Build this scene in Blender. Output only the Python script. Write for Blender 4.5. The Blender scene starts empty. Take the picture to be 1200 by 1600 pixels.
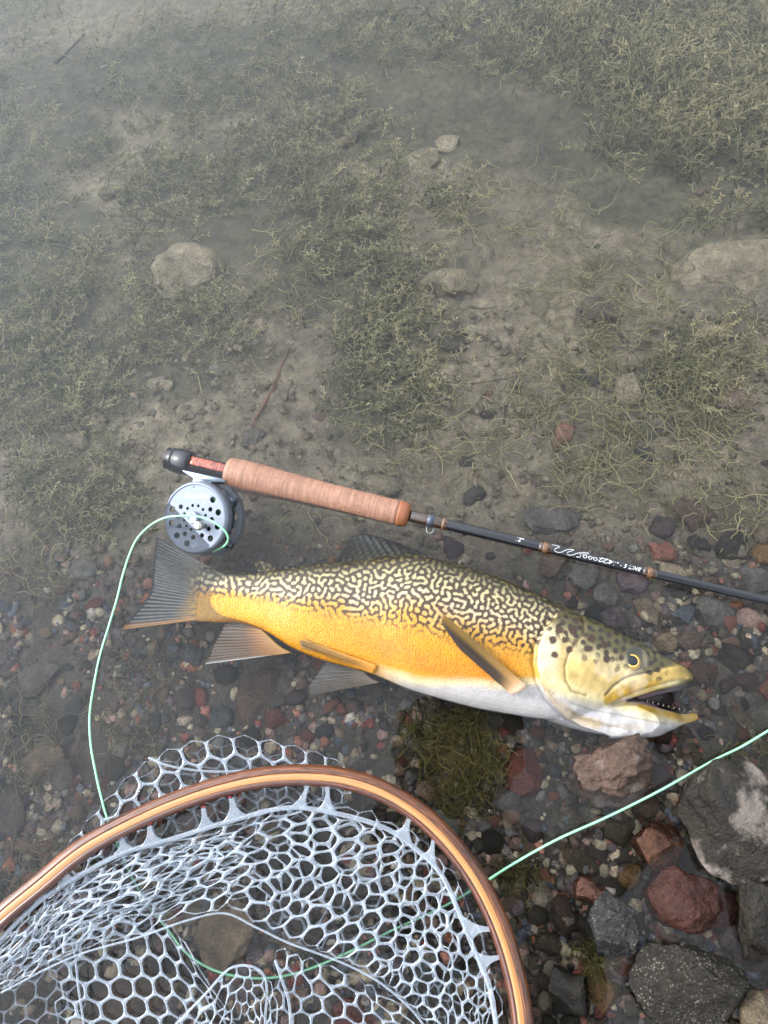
import bpy, bmesh, math, random
import numpy as np
from mathutils import Vector, Matrix

scene = bpy.context.scene
col = scene.collection
R = math.radians

# ------------------------------------------------------------------ camera
CAM_H, PITCH, VFOV = 0.75, 70.0, 66.0
cam_data = bpy.data.cameras.new('camera')
cam_data.sensor_fit = 'VERTICAL'
cam_data.angle = R(VFOV)
cam_data.clip_start, cam_data.clip_end = 0.01, 500
cam = bpy.data.objects.new('camera', cam_data)
cam.location = (0, 0, CAM_H)
cam.rotation_euler = (R(90 - PITCH), 0, 0)
col.objects.link(cam)
scene.camera = cam

# ------------------------------------------------------------------ sky
SUN_EL, SUN_AZ = 31.0, -74.0        # azimuth from +Y (away from the bank), negative towards -X
world = bpy.data.worlds.new('World')
scene.world = world
world.use_nodes = True
wn, wl = world.node_tree.nodes, world.node_tree.links
wn.clear()
w_out = wn.new('ShaderNodeOutputWorld')
w_bg = wn.new('ShaderNodeBackground'); w_bg.inputs['Strength'].default_value = 0.12
w_sky = wn.new('ShaderNodeTexSky'); w_sky.sky_type = 'NISHITA'; w_sky.sun_disc = False
w_sky.sun_elevation = R(SUN_EL); w_sky.sun_rotation = R(SUN_AZ)
w_sky.dust_density = 4.0; w_sky.ozone_density = 1.0; w_sky.air_density = 1.2
w_hs = wn.new('ShaderNodeHueSaturation'); w_hs.inputs['Saturation'].default_value = 0.50
w_tc = wn.new('ShaderNodeTexCoord')
w_no = wn.new('ShaderNodeTexNoise'); w_no.inputs['Scale'].default_value = 2.2; w_no.inputs['Detail'].default_value = 5
w_ra = wn.new('ShaderNodeValToRGB')
w_ra.color_ramp.elements[0].position = 0.3; w_ra.color_ramp.elements[0].color = (0.0, 0.0, 0.0, 1)
w_ra.color_ramp.elements[1].position = 0.7; w_ra.color_ramp.elements[1].color = (1, 1, 1, 1)
w_mix = wn.new('ShaderNodeMix'); w_mix.data_type = 'RGBA'
w_cl = wn.new('ShaderNodeMix'); w_cl.data_type = 'RGBA'
w_cl.inputs['A'].default_value = (5.6, 6.4, 7.5, 1); w_cl.inputs['B'].default_value = (9.2, 9.7, 10.4, 1)
w_mix.inputs['Factor'].default_value = 0.62       # a thin overcast over the blue
wl.new(w_tc.outputs['Generated'], w_no.inputs['Vector'])
wl.new(w_no.outputs['Fac'], w_ra.inputs['Fac'])
wl.new(w_ra.outputs['Color'], w_cl.inputs['Factor'])
wl.new(w_sky.outputs['Color'], w_hs.inputs['Color'])
wl.new(w_hs.outputs['Color'], w_mix.inputs['A'])
w_dot = wn.new('ShaderNodeVectorMath'); w_dot.operation = 'DOT_PRODUCT'
w_dot.inputs[1].default_value = (math.sin(R(SUN_AZ)) * math.cos(R(SUN_EL)), math.cos(R(SUN_AZ)) * math.cos(R(SUN_EL)), math.sin(R(SUN_EL)))
wl.new(w_tc.outputs['Generated'], w_dot.inputs[0])
w_max = wn.new('ShaderNodeMath'); w_max.operation = 'MAXIMUM'; w_max.inputs[1].default_value = 0.0; wl.new(w_dot.outputs['Value'], w_max.inputs[0])
w_pow = wn.new('ShaderNodeMath'); w_pow.operation = 'POWER'; w_pow.inputs[1].default_value = 3.0; wl.new(w_max.outputs[0], w_pow.inputs[0])
w_mad = wn.new('ShaderNodeMath'); w_mad.operation = 'MULTIPLY_ADD'; w_mad.inputs[1].default_value = 3.4; w_mad.inputs[2].default_value = 0.95; wl.new(w_pow.outputs[0], w_mad.inputs[0])
w_scl = wn.new('ShaderNodeVectorMath'); w_scl.operation = 'SCALE'; wl.new(w_cl.outputs['Result'], w_scl.inputs[0]); wl.new(w_mad.outputs[0], w_scl.inputs['Scale'])
wl.new(w_scl.outputs[0], w_mix.inputs['B'])
wl.new(w_mix.outputs['Result'], w_bg.inputs['Color'])
wl.new(w_bg.outputs['Background'], w_out.inputs['Surface'])

# ------------------------------------------------------------------ sun
sun_d = bpy.data.lights.new('sun', 'SUN')
sun_d.energy = 1.4; sun_d.angle = R(10); sun_d.color = (1.0, 0.93, 0.84)
sun = bpy.data.objects.new('sun', sun_d)
_d = Vector((math.sin(R(SUN_AZ)) * math.cos(R(SUN_EL)), math.cos(R(SUN_AZ)) * math.cos(R(SUN_EL)), math.sin(R(SUN_EL))))
sun.rotation_euler = _d.to_track_quat('Z', 'Y').to_euler()
sun.location = _d * 20
col.objects.link(sun)

scene.view_settings.view_transform = 'Standard'
scene.view_settings.look = 'None'
scene.view_settings.exposure = 1.35
scene.view_settings.gamma = 1.0
scene.view_settings.use_curve_mapping = False
scene.cycles.use_denoising = True
scene.cycles.max_bounces = 6
scene.cycles.adaptive_threshold = 0.03
scene.cycles.transparent_max_bounces = 24
scene.cycles.volume_bounces = 0
scene.cycles.sample_clamp_indirect = 8

# ================================================================== helpers
rng = np.random.default_rng(7)
random.seed(7)
F = 800 / math.tan(R(VFOV / 2))
_sp, _cp = math.sin(R(PITCH)), math.cos(R(PITCH))

def P(u, v, z=0.0):
    """point at height z that stands over the ground spot measured at (u, v) in the 1200x1600 survey sheet"""
    u = np.asarray(u, float); v = np.asarray(v, float); z = np.asarray(z, float)
    dx, dy = (u - 600) / F, (800 - v) / F
    ry = _cp + dy * _sp
    rz = -_sp + dy * _cp
    t = (z - CAM_H) / rz
    return np.stack(np.broadcast_arrays(dx * t, ry * t, z), -1)

def UV(x, y, z=0.0):
    """inverse of P"""
    zz = z - CAM_H
    fy = y * _cp - zz * _sp
    uy = y * _sp + zz * _cp
    return 600 + F * x / fy, 800 - F * uy / fy

_T = [np.random.default_rng(100 + i).random((256, 256)) for i in range(6)]
def vnoise(x, y, k=0):
    xi, yi = np.floor(x).astype(int), np.floor(y).astype(int)
    fx, fy = x - xi, y - yi
    fx, fy = fx * fx * (3 - 2 * fx), fy * fy * (3 - 2 * fy)
    t = _T[k % 6]
    a, b = t[xi & 255, yi & 255], t[(xi + 1) & 255, yi & 255]
    c, d = t[xi & 255, (yi + 1) & 255], t[(xi + 1) & 255, (yi + 1) & 255]
    return (a * (1 - fx) + b * fx) * (1 - fy) + (c * (1 - fx) + d * fx) * fy
def fbm(x, y, octaves=5, k=0, gain=0.5):
    s, a, n = 0, 1, 0
    for i in range(octaves):
        s = s + a * vnoise(x * 2 ** i + 17.3 * i, y * 2 ** i + 9.1 * i, k + i); n += a; a *= gain
    return s / n
def sstep(x, a, b):
    t = np.clip((x - a) / (b - a), 0, 1)
    return t * t * (3 - 2 * t)
def lin(*c):
    c = np.asarray(c, float) / 255
    return np.where(c <= 0.04045, c / 12.92, ((c + 0.055) / 1.055) ** 2.4)
def lin4(*c):
    return tuple(lin(*c)) + (1.0,)

def mesh_np(name, verts, faces, cols=None, uvs=None, smooth=True):
    """faces: list of int arrays (M, k)"""
    me = bpy.data.meshes.new(name)
    verts = np.asarray(verts, np.float32)
    me.vertices.add(len(verts)); me.vertices.foreach_set('co', verts.ravel())
    faces = [np.asarray(f, np.int32) for f in faces if len(f)]
    loops = np.concatenate([f.ravel() for f in faces])
    sizes = np.concatenate([np.full(len(f), f.shape[1], np.int32) for f in faces])
    starts = np.concatenate([[0], np.cumsum(sizes)[:-1]]).astype(np.int32)
    me.loops.add(len(loops)); me.loops.foreach_set('vertex_index', loops)
    me.polygons.add(len(sizes)); me.polygons.foreach_set('loop_start', starts)
    me.update(calc_edges=True); me.validate()
    if smooth: me.polygons.foreach_set('use_smooth', np.ones(len(me.polygons), bool))
    if cols is not None:
        ca = me.color_attributes.new('Col', 'FLOAT_COLOR', 'POINT')
        c4 = np.ones((len(verts), 4), np.float32); c4[:, :3] = cols
        ca.data.foreach_set('color', c4.ravel())
    if uvs is not None:
        ul = me.uv_layers.new(name='UVMap')
        li = np.zeros(len(me.loops), np.int32); me.loops.foreach_get('vertex_index', li)
        ul.data.foreach_set('uv', np.asarray(uvs, np.float32)[li].ravel())
    return me

def obj(name, me, mat=None, parent=None, **props):
    o = bpy.data.objects.new(name, me)
    col.objects.link(o)
    if mat is not None and me is not None and len(me.materials) == 0: me.materials.append(mat)
    if parent is not None: o.parent = parent
    for k, v in props.items(): o[k] = v
    return o
def empty(name, loc, **props):
    o = obj(name, None, **props); o.location = loc; o.empty_display_size = 0.05
    return o
def under(o, parent):
    """child keeps its place in the world"""
    o.parent = parent
    o.matrix_parent_inverse = Matrix.Translation(parent.location).inverted()
    return o

def tubes(pts, rad, sides=3, cols=None):
    """pts (N,K,3), rad (N,K) -> verts, faces, colours per vertex"""
    pts = np.asarray(pts, float); N, K = pts.shape[:2]
    tan = np.gradient(pts, axis=1)
    tan /= np.linalg.norm(tan, axis=2, keepdims=True) + 1e-12
    ref = np.where(np.abs(tan[:, :1, 2:3]) < 0.8, np.array([0, 0, 1.0]), np.array([1.0, 0, 0]))
    a = np.cross(tan, np.broadcast_to(ref, tan.shape)); a /= np.linalg.norm(a, axis=2, keepdims=True) + 1e-12
    b = np.cross(tan, a)
    th = np.arange(sides) * 2 * np.pi / sides
    ring = a[:, :, None] * np.cos(th)[:, None] + b[:, :, None] * np.sin(th)[:, None]
    vs = pts[:, :, None] + ring * np.asarray(rad)[:, :, None, None]
    idx = np.arange(N * K * sides).reshape(N, K, sides)
    q = np.stack([idx[:, :-1], np.roll(idx, -1, 2)[:, :-1], np.roll(idx, -1, 2)[:, 1:], idx[:, 1:]], -1).reshape(-1, 4)
    faces = [q]
    if sides == 3: caps = np.concatenate([idx[:, 0, ::-1], idx[:, -1]]); faces.append(caps)
    else:
        faces.append(np.concatenate([idx[:, 0, ::-1], idx[:, -1]]))
    vc = None
    if cols is not None:
        cols = np.asarray(cols, float)
        if cols.ndim == 2: cols = np.repeat(cols[:, None], K, 1)
        vc = np.repeat(cols[:, :, None], sides, 2).reshape(-1, 3)
    return vs.reshape(-1, 3), faces, vc

def merge(parts):
    """list of (verts, faces list, cols) -> one"""
    V, Fq, C, o = [], {}, [], 0
    for v, f, c in parts:
        V.append(v)
        for a in f:
            if len(a): Fq.setdefault(a.shape[1], []).append(a + o)
        C.append(c); o += len(v)
    return np.concatenate(V), [np.concatenate(a) for a in Fq.values()], (np.concatenate(C) if C[0] is not None else None)

def catmull(pts, n):
    """smooth resample of a polyline (M, D) to n points, even in parameter"""
    p = np.asarray(pts, float)
    p = np.concatenate([[2 * p[0] - p[1]], p, [2 * p[-1] - p[-2]]])
    t = np.linspace(0, len(p) - 3 - 1e-9, n); i = t.astype(int); f = (t - i)[:, None]
    a, b, c, d = p[i], p[i + 1], p[i + 2], p[i + 3]
    return 0.5 * (2 * b + (c - a) * f + (2 * a - 5 * b + 4 * c - d) * f ** 2 + (3 * b - a - 3 * c + d) * f ** 3)
def even(pts, n):
    """resample evenly along the arc"""
    q = catmull(pts, max(400, n * 6)); s = np.concatenate([[0], np.cumsum(np.linalg.norm(np.diff(q, axis=0), axis=1))])
    g = np.linspace(0, s[-1], n)
    return np.stack([np.interp(g, s, q[:, k]) for k in range(q.shape[1])], -1)

def lathe(profile, seg=32):
    """profile list of (r, z) -> mesh data around z, ends closed by a pole vertex"""
    pr = np.asarray(profile, float); th = np.arange(seg) * 2 * np.pi / seg
    v = np.stack([pr[:, None, 0] * np.cos(th), pr[:, None, 0] * np.sin(th), np.broadcast_to(pr[:, None, 1], (len(pr), seg))], -1).reshape(-1, 3)
    idx = np.arange(len(pr) * seg).reshape(len(pr), seg)
    q = np.stack([idx[:-1], np.roll(idx, -1, 1)[:-1], np.roll(idx, -1, 1)[1:], idx[1:]], -1).reshape(-1, 4)
    n = len(v)
    v = np.concatenate([v, [[0, 0, pr[0, 1]], [0, 0, pr[-1, 1]]]])
    t0 = np.stack([np.roll(idx[0], -1), idx[0], np.full(seg, n)], -1)
    t1 = np.stack([idx[-1], np.roll(idx[-1], -1), np.full(seg, n + 1)], -1)
    return v, [q, np.concatenate([t0, t1])]

# ================================================================== materials
def mat(name):
    m = bpy.data.materials.new(name); m.use_nodes = True
    n, l = m.node_tree.nodes, m.node_tree.links
    return m, n, l, n['Principled BSDF']
def N(n, kind, **inp):
    x = n.new(kind)
    for k, v in inp.items():
        if k in x.inputs: x.inputs[k].default_value = v
        else: setattr(x, k, v)
    return x
def mixc(n, l, fac, a, b, blend='MIX'):
    m = n.new('ShaderNodeMix'); m.data_type = 'RGBA'; m.blend_type = blend
    for s, v in (('Factor', fac), ('A', a), ('B', b)):
        if isinstance(v, bpy.types.NodeSocket): l.new(v, m.inputs[s])
        else: m.inputs[s].default_value = v
    return m.outputs['Result']
def ramp(n, l, fac, *stops):
    r = n.new('ShaderNodeValToRGB'); e = r.color_ramp.elements
    while len(e) < len(stops): e.new(0.5)
    for k, (p, c) in enumerate(stops):
        e[k].position = p; e[k].color = (c, c, c, 1) if isinstance(c, (int, float)) else (*c[:3], 1)
    l.new(fac, r.inputs['Fac'])
    return r.outputs['Color']
def bump(n, l, h, strength, dist, prev=None):
    b = n.new('ShaderNodeBump'); b.inputs['Strength'].default_value = strength; b.inputs['Distance'].default_value = dist
    l.new(h, b.inputs['Height'])
    if prev is not None: l.new(prev, b.inputs['Normal'])
    return b.outputs['Normal']

def plain(name, c, rough=0.5, metal=0.0, noise=0.12, scale=300, bmp=0.0, coat=0.0):
    m, n, l, b = mat(name)
    tc = n.new('ShaderNodeTexCoord')
    t = N(n, 'ShaderNodeTexNoise', Scale=scale, Detail=4); l.new(tc.outputs['Object'], t.inputs['Vector'])
    c = np.asarray(c)
    l.new(mixc(n, l, t.outputs['Fac'], (*(c * (1 - noise)), 1), (*(c * (1 + noise)), 1)), b.inputs['Base Color'])
    b.inputs['Roughness'].default_value = rough; b.inputs['Metallic'].default_value = metal
    b.inputs['Coat Weight'].default_value = coat
    if bmp: l.new(bump(n, l, t.outputs['Fac'], bmp, 0.001), b.inputs['Normal'])
    return m

# --- stream bed: silt with sandy and stony grain, greener where a film of algae grows (Col)
def m_bed():
    m, n, l, b = mat('silt')
    tc = n.new('ShaderNodeTexCoord')
    at = N(n, 'ShaderNodeAttribute', attribute_name='Col')
    n1 = N(n, 'ShaderNodeTexNoise', Scale=55, Detail=8, Roughness=0.65); l.new(tc.outputs['Object'], n1.inputs['Vector'])
    n2 = N(n, 'ShaderNodeTexNoise', Scale=420, Detail=5, Roughness=0.7); l.new(tc.outputs['Object'], n2.inputs['Vector'])
    vo = N(n, 'ShaderNodeTexVoronoi', Scale=190, Randomness=1.0); l.new(tc.outputs['Object'], vo.inputs['Vector'])
    c = mixc(n, l, 1.0, at.outputs['Color'], ramp(n, l, n1.outputs['Fac'], (0.32, 0.42), (0.66, 1.08)), 'MULTIPLY')
    c = mixc(n, l, 0.8, c, ramp(n, l, n2.outputs['Fac'], (0.32, 0.42), (0.66, 1.05)), 'MULTIPLY')
    hs = N(n, 'ShaderNodeHueSaturation', Saturation=0.35, Value=1.0); l.new(vo.outputs['Color'], hs.inputs['Color'])
    c = mixc(n, l, 0.16, c, hs.outputs['Color'], 'OVERLAY')
    l.new(c, b.inputs['Base Color'])
    b.inputs['Roughness'].default_value = 0.75
    nb = bump(n, l, n1.outputs['Fac'], 0.9, 0.009)
    nb = bump(n, l, vo.outputs['Distance'], 0.45, 0.003, nb)
    l.new(bump(n, l, n2.outputs['Fac'], 0.35, 0.0012, nb), b.inputs['Normal'])
    return m
M_BED = m_bed()

# --- stones: colour from the object, mottled
def m_stone(name, speck=0.0, rough=0.55, grain=1.0, band=0.0, dust=0.0, attr=False):
    m, n, l, b = mat(name)
    tc = n.new('ShaderNodeTexCoord')
    if attr:
        base = N(n, 'ShaderNodeAttribute', attribute_name='Col').outputs['Color']; vec = tc.outputs['Object']
    else:
        oi = n.new('ShaderNodeObjectInfo'); base = oi.outputs['Color']
        ad = N(n, 'ShaderNodeVectorMath', operation='ADD'); l.new(tc.outputs['Object'], ad.inputs[0]); l.new(oi.outputs['Location'], ad.inputs[1])
        vec = ad.outputs[0]
    n1 = N(n, 'ShaderNodeTexNoise', Scale=45 * grain, Detail=8, Roughness=0.65); l.new(vec, n1.inputs['Vector'])
    n2 = N(n, 'ShaderNodeTexNoise', Scale=320 * grain, Detail=4, Roughness=0.65); l.new(vec, n2.inputs['Vector'])
    c = mixc(n, l, 1.0, base, ramp(n, l, n1.outputs['Fac'], (0.28, 0.38), (0.72, 1.3)), 'MULTIPLY')
    c = mixc(n, l, 0.8, c, ramp(n, l, n2.outputs['Fac'], (0.3, 0.45), (0.7, 1.35)), 'MULTIPLY')
    if speck:
        vo = N(n, 'ShaderNodeTexVoronoi', Scale=420); l.new(vec, vo.inputs['Vector'])
        s = ramp(n, l, vo.outputs['Distance'], (0.2, 1.0), (0.36, 0.0))
        n4 = N(n, 'ShaderNodeTexNoise', Scale=90, Detail=3); l.new(vec, n4.inputs['Vector'])
        s2 = mixc(n, l, 1.0, s, ramp(n, l, n4.outputs['Fac'], (0.38, 0.0), (0.6, speck)), 'MULTIPLY')
        c = mixc(n, l, s2, c, (0.15, 0.14, 0.105, 1))
    if dust:
        n5 = N(n, 'ShaderNodeTexNoise', Scale=26, Detail=6, Roughness=0.6); l.new(vec, n5.inputs['Vector'])
        c = mixc(n, l, ramp(n, l, n5.outputs['Fac'], (0.52, 0.0), (0.62, dust)), c, (0.24, 0.20, 0.17, 1))
    l.new(c, b.inputs['Base Color'])
    b.inputs['Specular IOR Level'].default_value = .28
    b.inputs['Roughness'].default_value = rough
    l.new(ramp(n, l, n1.outputs['Fac'], (0.35, rough * 0.7), (0.65, min(1, rough * 1.3))), b.inputs['Roughness'])
    nb = bump(n, l, n1.outputs['Fac'], 1.0, 0.012)
    l.new(bump(n, l, n2.outputs['Fac'], 0.8, 0.002, nb), b.inputs['Normal'])
    return m
M_STONE = m_stone('stone')
M_SPECK = m_stone('speckled_stone', speck=0.9, rough=0.4)
M_WET = m_stone('wet_stone', rough=0.22)
M_PALE = m_stone('crusted_stone', rough=0.4, dust=0.6)
M_GRAVEL = m_stone('gravel', attr=True, rough=0.6)

# --- weed
def m_weed(name, rough=0.6, trans=0.3):
    m, n, l, b = mat(name)
    at = N(n, 'ShaderNodeAttribute', attribute_name='Col')
    l.new(at.outputs['Color'], b.inputs['Base Color'])
    b.inputs['Roughness'].default_value = rough
    tr = n.new('ShaderNodeBsdfTranslucent'); l.new(at.outputs['Color'], tr.inputs['Color'])
    mx = n.new('ShaderNodeMixShader'); mx.inputs[0].default_value = trans
    l.new(b.outputs[0], mx.inputs[1]); l.new(tr.outputs[0], mx.inputs[2])
    l.new(mx.outputs[0], n['Material Output'].inputs['Surface'])
    return m
M_WEED = m_weed('weed')

# --- water
def m_water():
    m, n, l, b = mat('water')
    n.remove(b)
    tr = n.new('ShaderNodeBsdfTransparent'); tr.inputs['Color'].default_value = (1, 1, 1, 1)
    gl = n.new('ShaderNodeBsdfGlossy'); gl.inputs['Roughness'].default_value = 0.0
    fr = n.new('ShaderNodeFresnel'); fr.inputs['IOR'].default_value = 1.333
    tc = n.new('ShaderNodeTexCoord')
    t = N(n, 'ShaderNodeTexNoise', Scale=9, Detail=3, Roughness=0.45); l.new(tc.outputs['Object'], t.inputs['Vector'])
    nb = bump(n, l, t.outputs['Fac'], 0.12, 0.01)
    l.new(nb, gl.inputs['Normal']); l.new(nb, fr.inputs['Normal'])
    mx = n.new('ShaderNodeMixShader')
    l.new(fr.outputs[0], mx.inputs[0]); l.new(tr.outputs[0], mx.inputs[1]); l.new(gl.outputs[0], mx.inputs[2])
    l.new(mx.outputs[0], n['Material Output'].inputs['Surface'])
    vs = n.new('ShaderNodeVolumePrincipled')
    vs.inputs['Color'].default_value = (0.93, 0.97, 0.92, 1); vs.inputs['Density'].default_value = 0.34
    vs.inputs['Anisotropy'].default_value = 0.2
    l.new(vs.outputs[0], n['Material Output'].inputs['Volume'])
    return m
M_WATER = m_water()

# ================================================================== stream bed
FISH_Z = -0.004
def bed(x, y):
    s = 0.90 * y - 0.30 * x
    d = -0.050 - 0.235 * np.maximum(s - 0.10, 0) ** 1.05 + 0.10 * np.clip(-(s - 0.10), 0, None)
    far = np.clip(s - 1.6, 0, None)
    d = d + 0.20 * far                                     # the bed levels out farther off
    r = np.hypot(x, y - 0.3)
    fade = 1 / (1 + np.maximum(r - 1.2, 0) * 2)
    lump = (fbm(x * 7 + 3, y * 7, 4, 1) - 0.5) * 0.035
    cob = (fbm(x * 38 + 5, y * 38, 4, 2) - 0.5) * 0.017 + (fbm(x * 95, y * 95 + 5, 3, 4) - 0.5) * 0.006
    cr = np.abs(fbm(x * 22, y * 22 + 8, 3, 3) - 0.5) * 2
    wgt = np.clip(0.25 + 1.6 * s, 0.25, 1)
    return d + lump * wgt * np.minimum(1, fade * 1.0) + cob * fade + (np.minimum(cr, 0.25) - 0.2) * 0.02 * wgt * fade
def axis(lo, hi, step, far):
    inner = np.arange(lo, hi, step)
    k = np.geomspace(step * 2, far, 26)
    return np.concatenate([lo - k[::-1], inner, inner[-1] + k])

# weed density over the survey sheet: (u, v, ru, rv, weight)
DENSE = [(640, 40, 330, 70, 1), (1040, 90, 220, 150, 1), (1080, 230, 160, 70, 1), (860, 90, 150, 60, .7), (300, 130, 180, 110, 1), (420, 230, 170, 110, 1), (520, 330, 130, 110, 1),
         (580, 430, 78, 120, 1), (600, 560, 90, 90, 1), (570, 640, 70, 60, .6), (30, 260, 90, 110, 1), (30, 400, 80, 90, .9), (90, 540, 130, 100, 1),
         (230, 520, 130, 60, .9), (30, 30, 90, 70, .9), (50, 640, 110, 60, .8), (250, 330, 120, 60, .8), (110, 770, 110, 75, .9), (380, 480, 60, 40, .6), (1075, 565, 80, 55, .9), (1130, 340, 90, 40, .5),
         (200, 250, 100, 60, .7), (-120, 300, 160, 350, 1), (1330, 150, 160, 220, 1), (600, -120, 900, 120, 1), (700, 330, 60, 40, .4), (170, 420, 60, 50, .5)]
SPARSE = [(900, 560, 120, 80, 1), (930, 480, 120, 60, .8), (1040, 640, 140, 80, 1), (850, 640, 80, 60, .9), (980, 720, 110, 60, .9), (1120, 790, 60, 60, .7), (880, 400, 90, 40, .6), (1000, 410, 80, 40, .8),
          (760, 330, 90, 60, .6), (900, 330, 60, 60, .5), (700, 660, 60, 60, .5), (740, 720, 50, 50, .6), (900, 760, 60, 50, .6), (430, 430, 70, 70, .5), (330, 560, 70, 50, .5), (230, 1040, 60, 50, .8), (190, 1130, 60, 50, .7),
          (70, 1190, 70, 60, .6), (40, 1110, 50, 60, .7), (60, 1370, 60, 60, .8), (1110, 870, 40, 30, .5), (600, 1100, 40, 35, .5), (650, 1140, 30, 40, .6), (60, 900, 80, 60, .5), (620, 700, 60, 60, .6), (1160, 500, 60, 60, .4), (480, 790, 60, 50, .25), (1050, 760, 60, 50, .6)]
GREEN = [(720, 1170, 60, 55, 1), (710, 1240, 50, 40, .9), (690, 1290, 40, 30, .7), (800, 1370, 30, 25, .9), (1100, 1240, 22, 45, 1), (920, 1500, 26, 24, 1), (660, 1160, 30, 40, .6), (1170, 1170, 40, 25, .5), (930, 1250, 40, 20, .3), (760, 1190, 30, 30, .7)]
def density(u, v, blobs):
    d = np.zeros_like(u)
    for a, b, ra, rb, w in blobs:
        r = ((u - a) / ra) ** 2 + ((v - b) / rb) ** 2
        d = np.maximum(d, w * sstep(1.25 - r, 0.0, 0.8))
    return d

def build_bed():
    xs, ys = axis(-0.85, 0.85, 0.004, 40), axis(-0.45, 1.45, 0.004, 40)
    X, Y = np.meshgrid(xs, ys, indexing='ij')
    Z = bed(X, Y)
    u, v = UV(np.clip(X, -1.5, 1.5), np.clip(Y, -0.4, 2.5), -0.06)
    dn = density(u + 40 * (fbm(X * 9, Y * 9, 3, 4) - .5), v + 40 * (fbm(X * 9 + 5, Y * 9, 3, 5) - .5), DENSE)
    big = fbm(X * 3.1, Y * 3.1, 4, 2)[..., None]
    med = fbm(X * 12, Y * 12 + 4, 4, 0)[..., None]
    c = lin(172, 157, 130) * (1 - big) + lin(124, 112, 90) * big
    c = c * (0.62 + 0.7 * med)
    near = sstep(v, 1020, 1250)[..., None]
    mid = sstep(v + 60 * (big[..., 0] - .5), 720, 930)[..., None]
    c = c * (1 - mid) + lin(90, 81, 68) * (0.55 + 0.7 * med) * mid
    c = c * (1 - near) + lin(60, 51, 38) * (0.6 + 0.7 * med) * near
    g = (dn * 0.72)[..., None]
    c = c * (1 - g) + lin(84, 84, 56) * (0.55 + 0.8 * med) * g
    nx, ny = X.shape
    idx = np.arange(nx * ny).reshape(nx, ny)
    q = np.stack([idx[:-1, :-1], idx[1:, :-1], idx[1:, 1:], idx[:-1, 1:]], -1).reshape(-1, 4)
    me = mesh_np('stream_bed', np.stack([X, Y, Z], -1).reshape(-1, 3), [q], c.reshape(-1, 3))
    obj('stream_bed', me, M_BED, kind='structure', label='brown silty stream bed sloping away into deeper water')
build_bed()

def build_water():
    bm = bmesh.new(); bmesh.ops.create_cube(bm, size=1.0)
    for v in bm.verts: v.co = Vector((v.co.x * 76, v.co.y * 76, (v.co.z - 0.5) * 12))
    me = bpy.data.meshes.new('water'); bm.to_mesh(me); bm.free()
    obj('water', me, M_WATER, kind='structure', label='clear still shallow water over the stream bed')
build_water()

# ================================================================== stones
def ico(sub):
    bm = bmesh.new(); bmesh.ops.create_icosphere(bm, subdivisions=sub, radius=1.0)
    v = np.array([w.co[:] for w in bm.verts]); f = np.array([[w.index for w in t.verts] for t in bm.faces]); bm.free()
    return v, f
ICO = {k: ico(k) for k in (1, 2, 3, 4, 5)}
def wav(v, r, freq, n=10):
    s = np.zeros(len(v))
    for _ in range(n):
        d = r.normal(size=3) * freq
        s += np.sin(v @ d + r.random() * 6.28)
    return s / math.sqrt(n)
def rock(seed, sub=3, angular=0.6, rough=0.05):
    r = np.random.default_rng(seed)
    v, f = ICO[sub]; v = v.copy()
    k = int(5 + 9 * angular)
    for _ in range(k):                                     # flatten against random planes: worn facets
        d = r.normal(size=3); d /= np.linalg.norm(d)
        h = r.uniform(0.5, 0.85) if angular > 0.3 else r.uniform(0.8, 0.95)
        e = v @ d - h
        v = v - np.where(e > 0, e * (0.97 if angular > .3 else .7), 0)[:, None] * d
    n = v / (np.linalg.norm(v, axis=1, keepdims=True) + 1e-9)
    v = v + n * (wav(v, r, 2.2)[:, None] * 0.05 + wav(v, r, 6)[:, None] * rough * .8 + (wav(v, r, 14)[:, None] * rough * 0.35 if sub > 3 else 0) + (wav(v, r, 30, 14)[:, None] * rough * 0.22 if sub > 4 else 0))
    lo, hi = v.min(0), v.max(0)
    v = (v - (lo + hi) / 2) / ((hi - lo) / 2)
    return v, f

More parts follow.
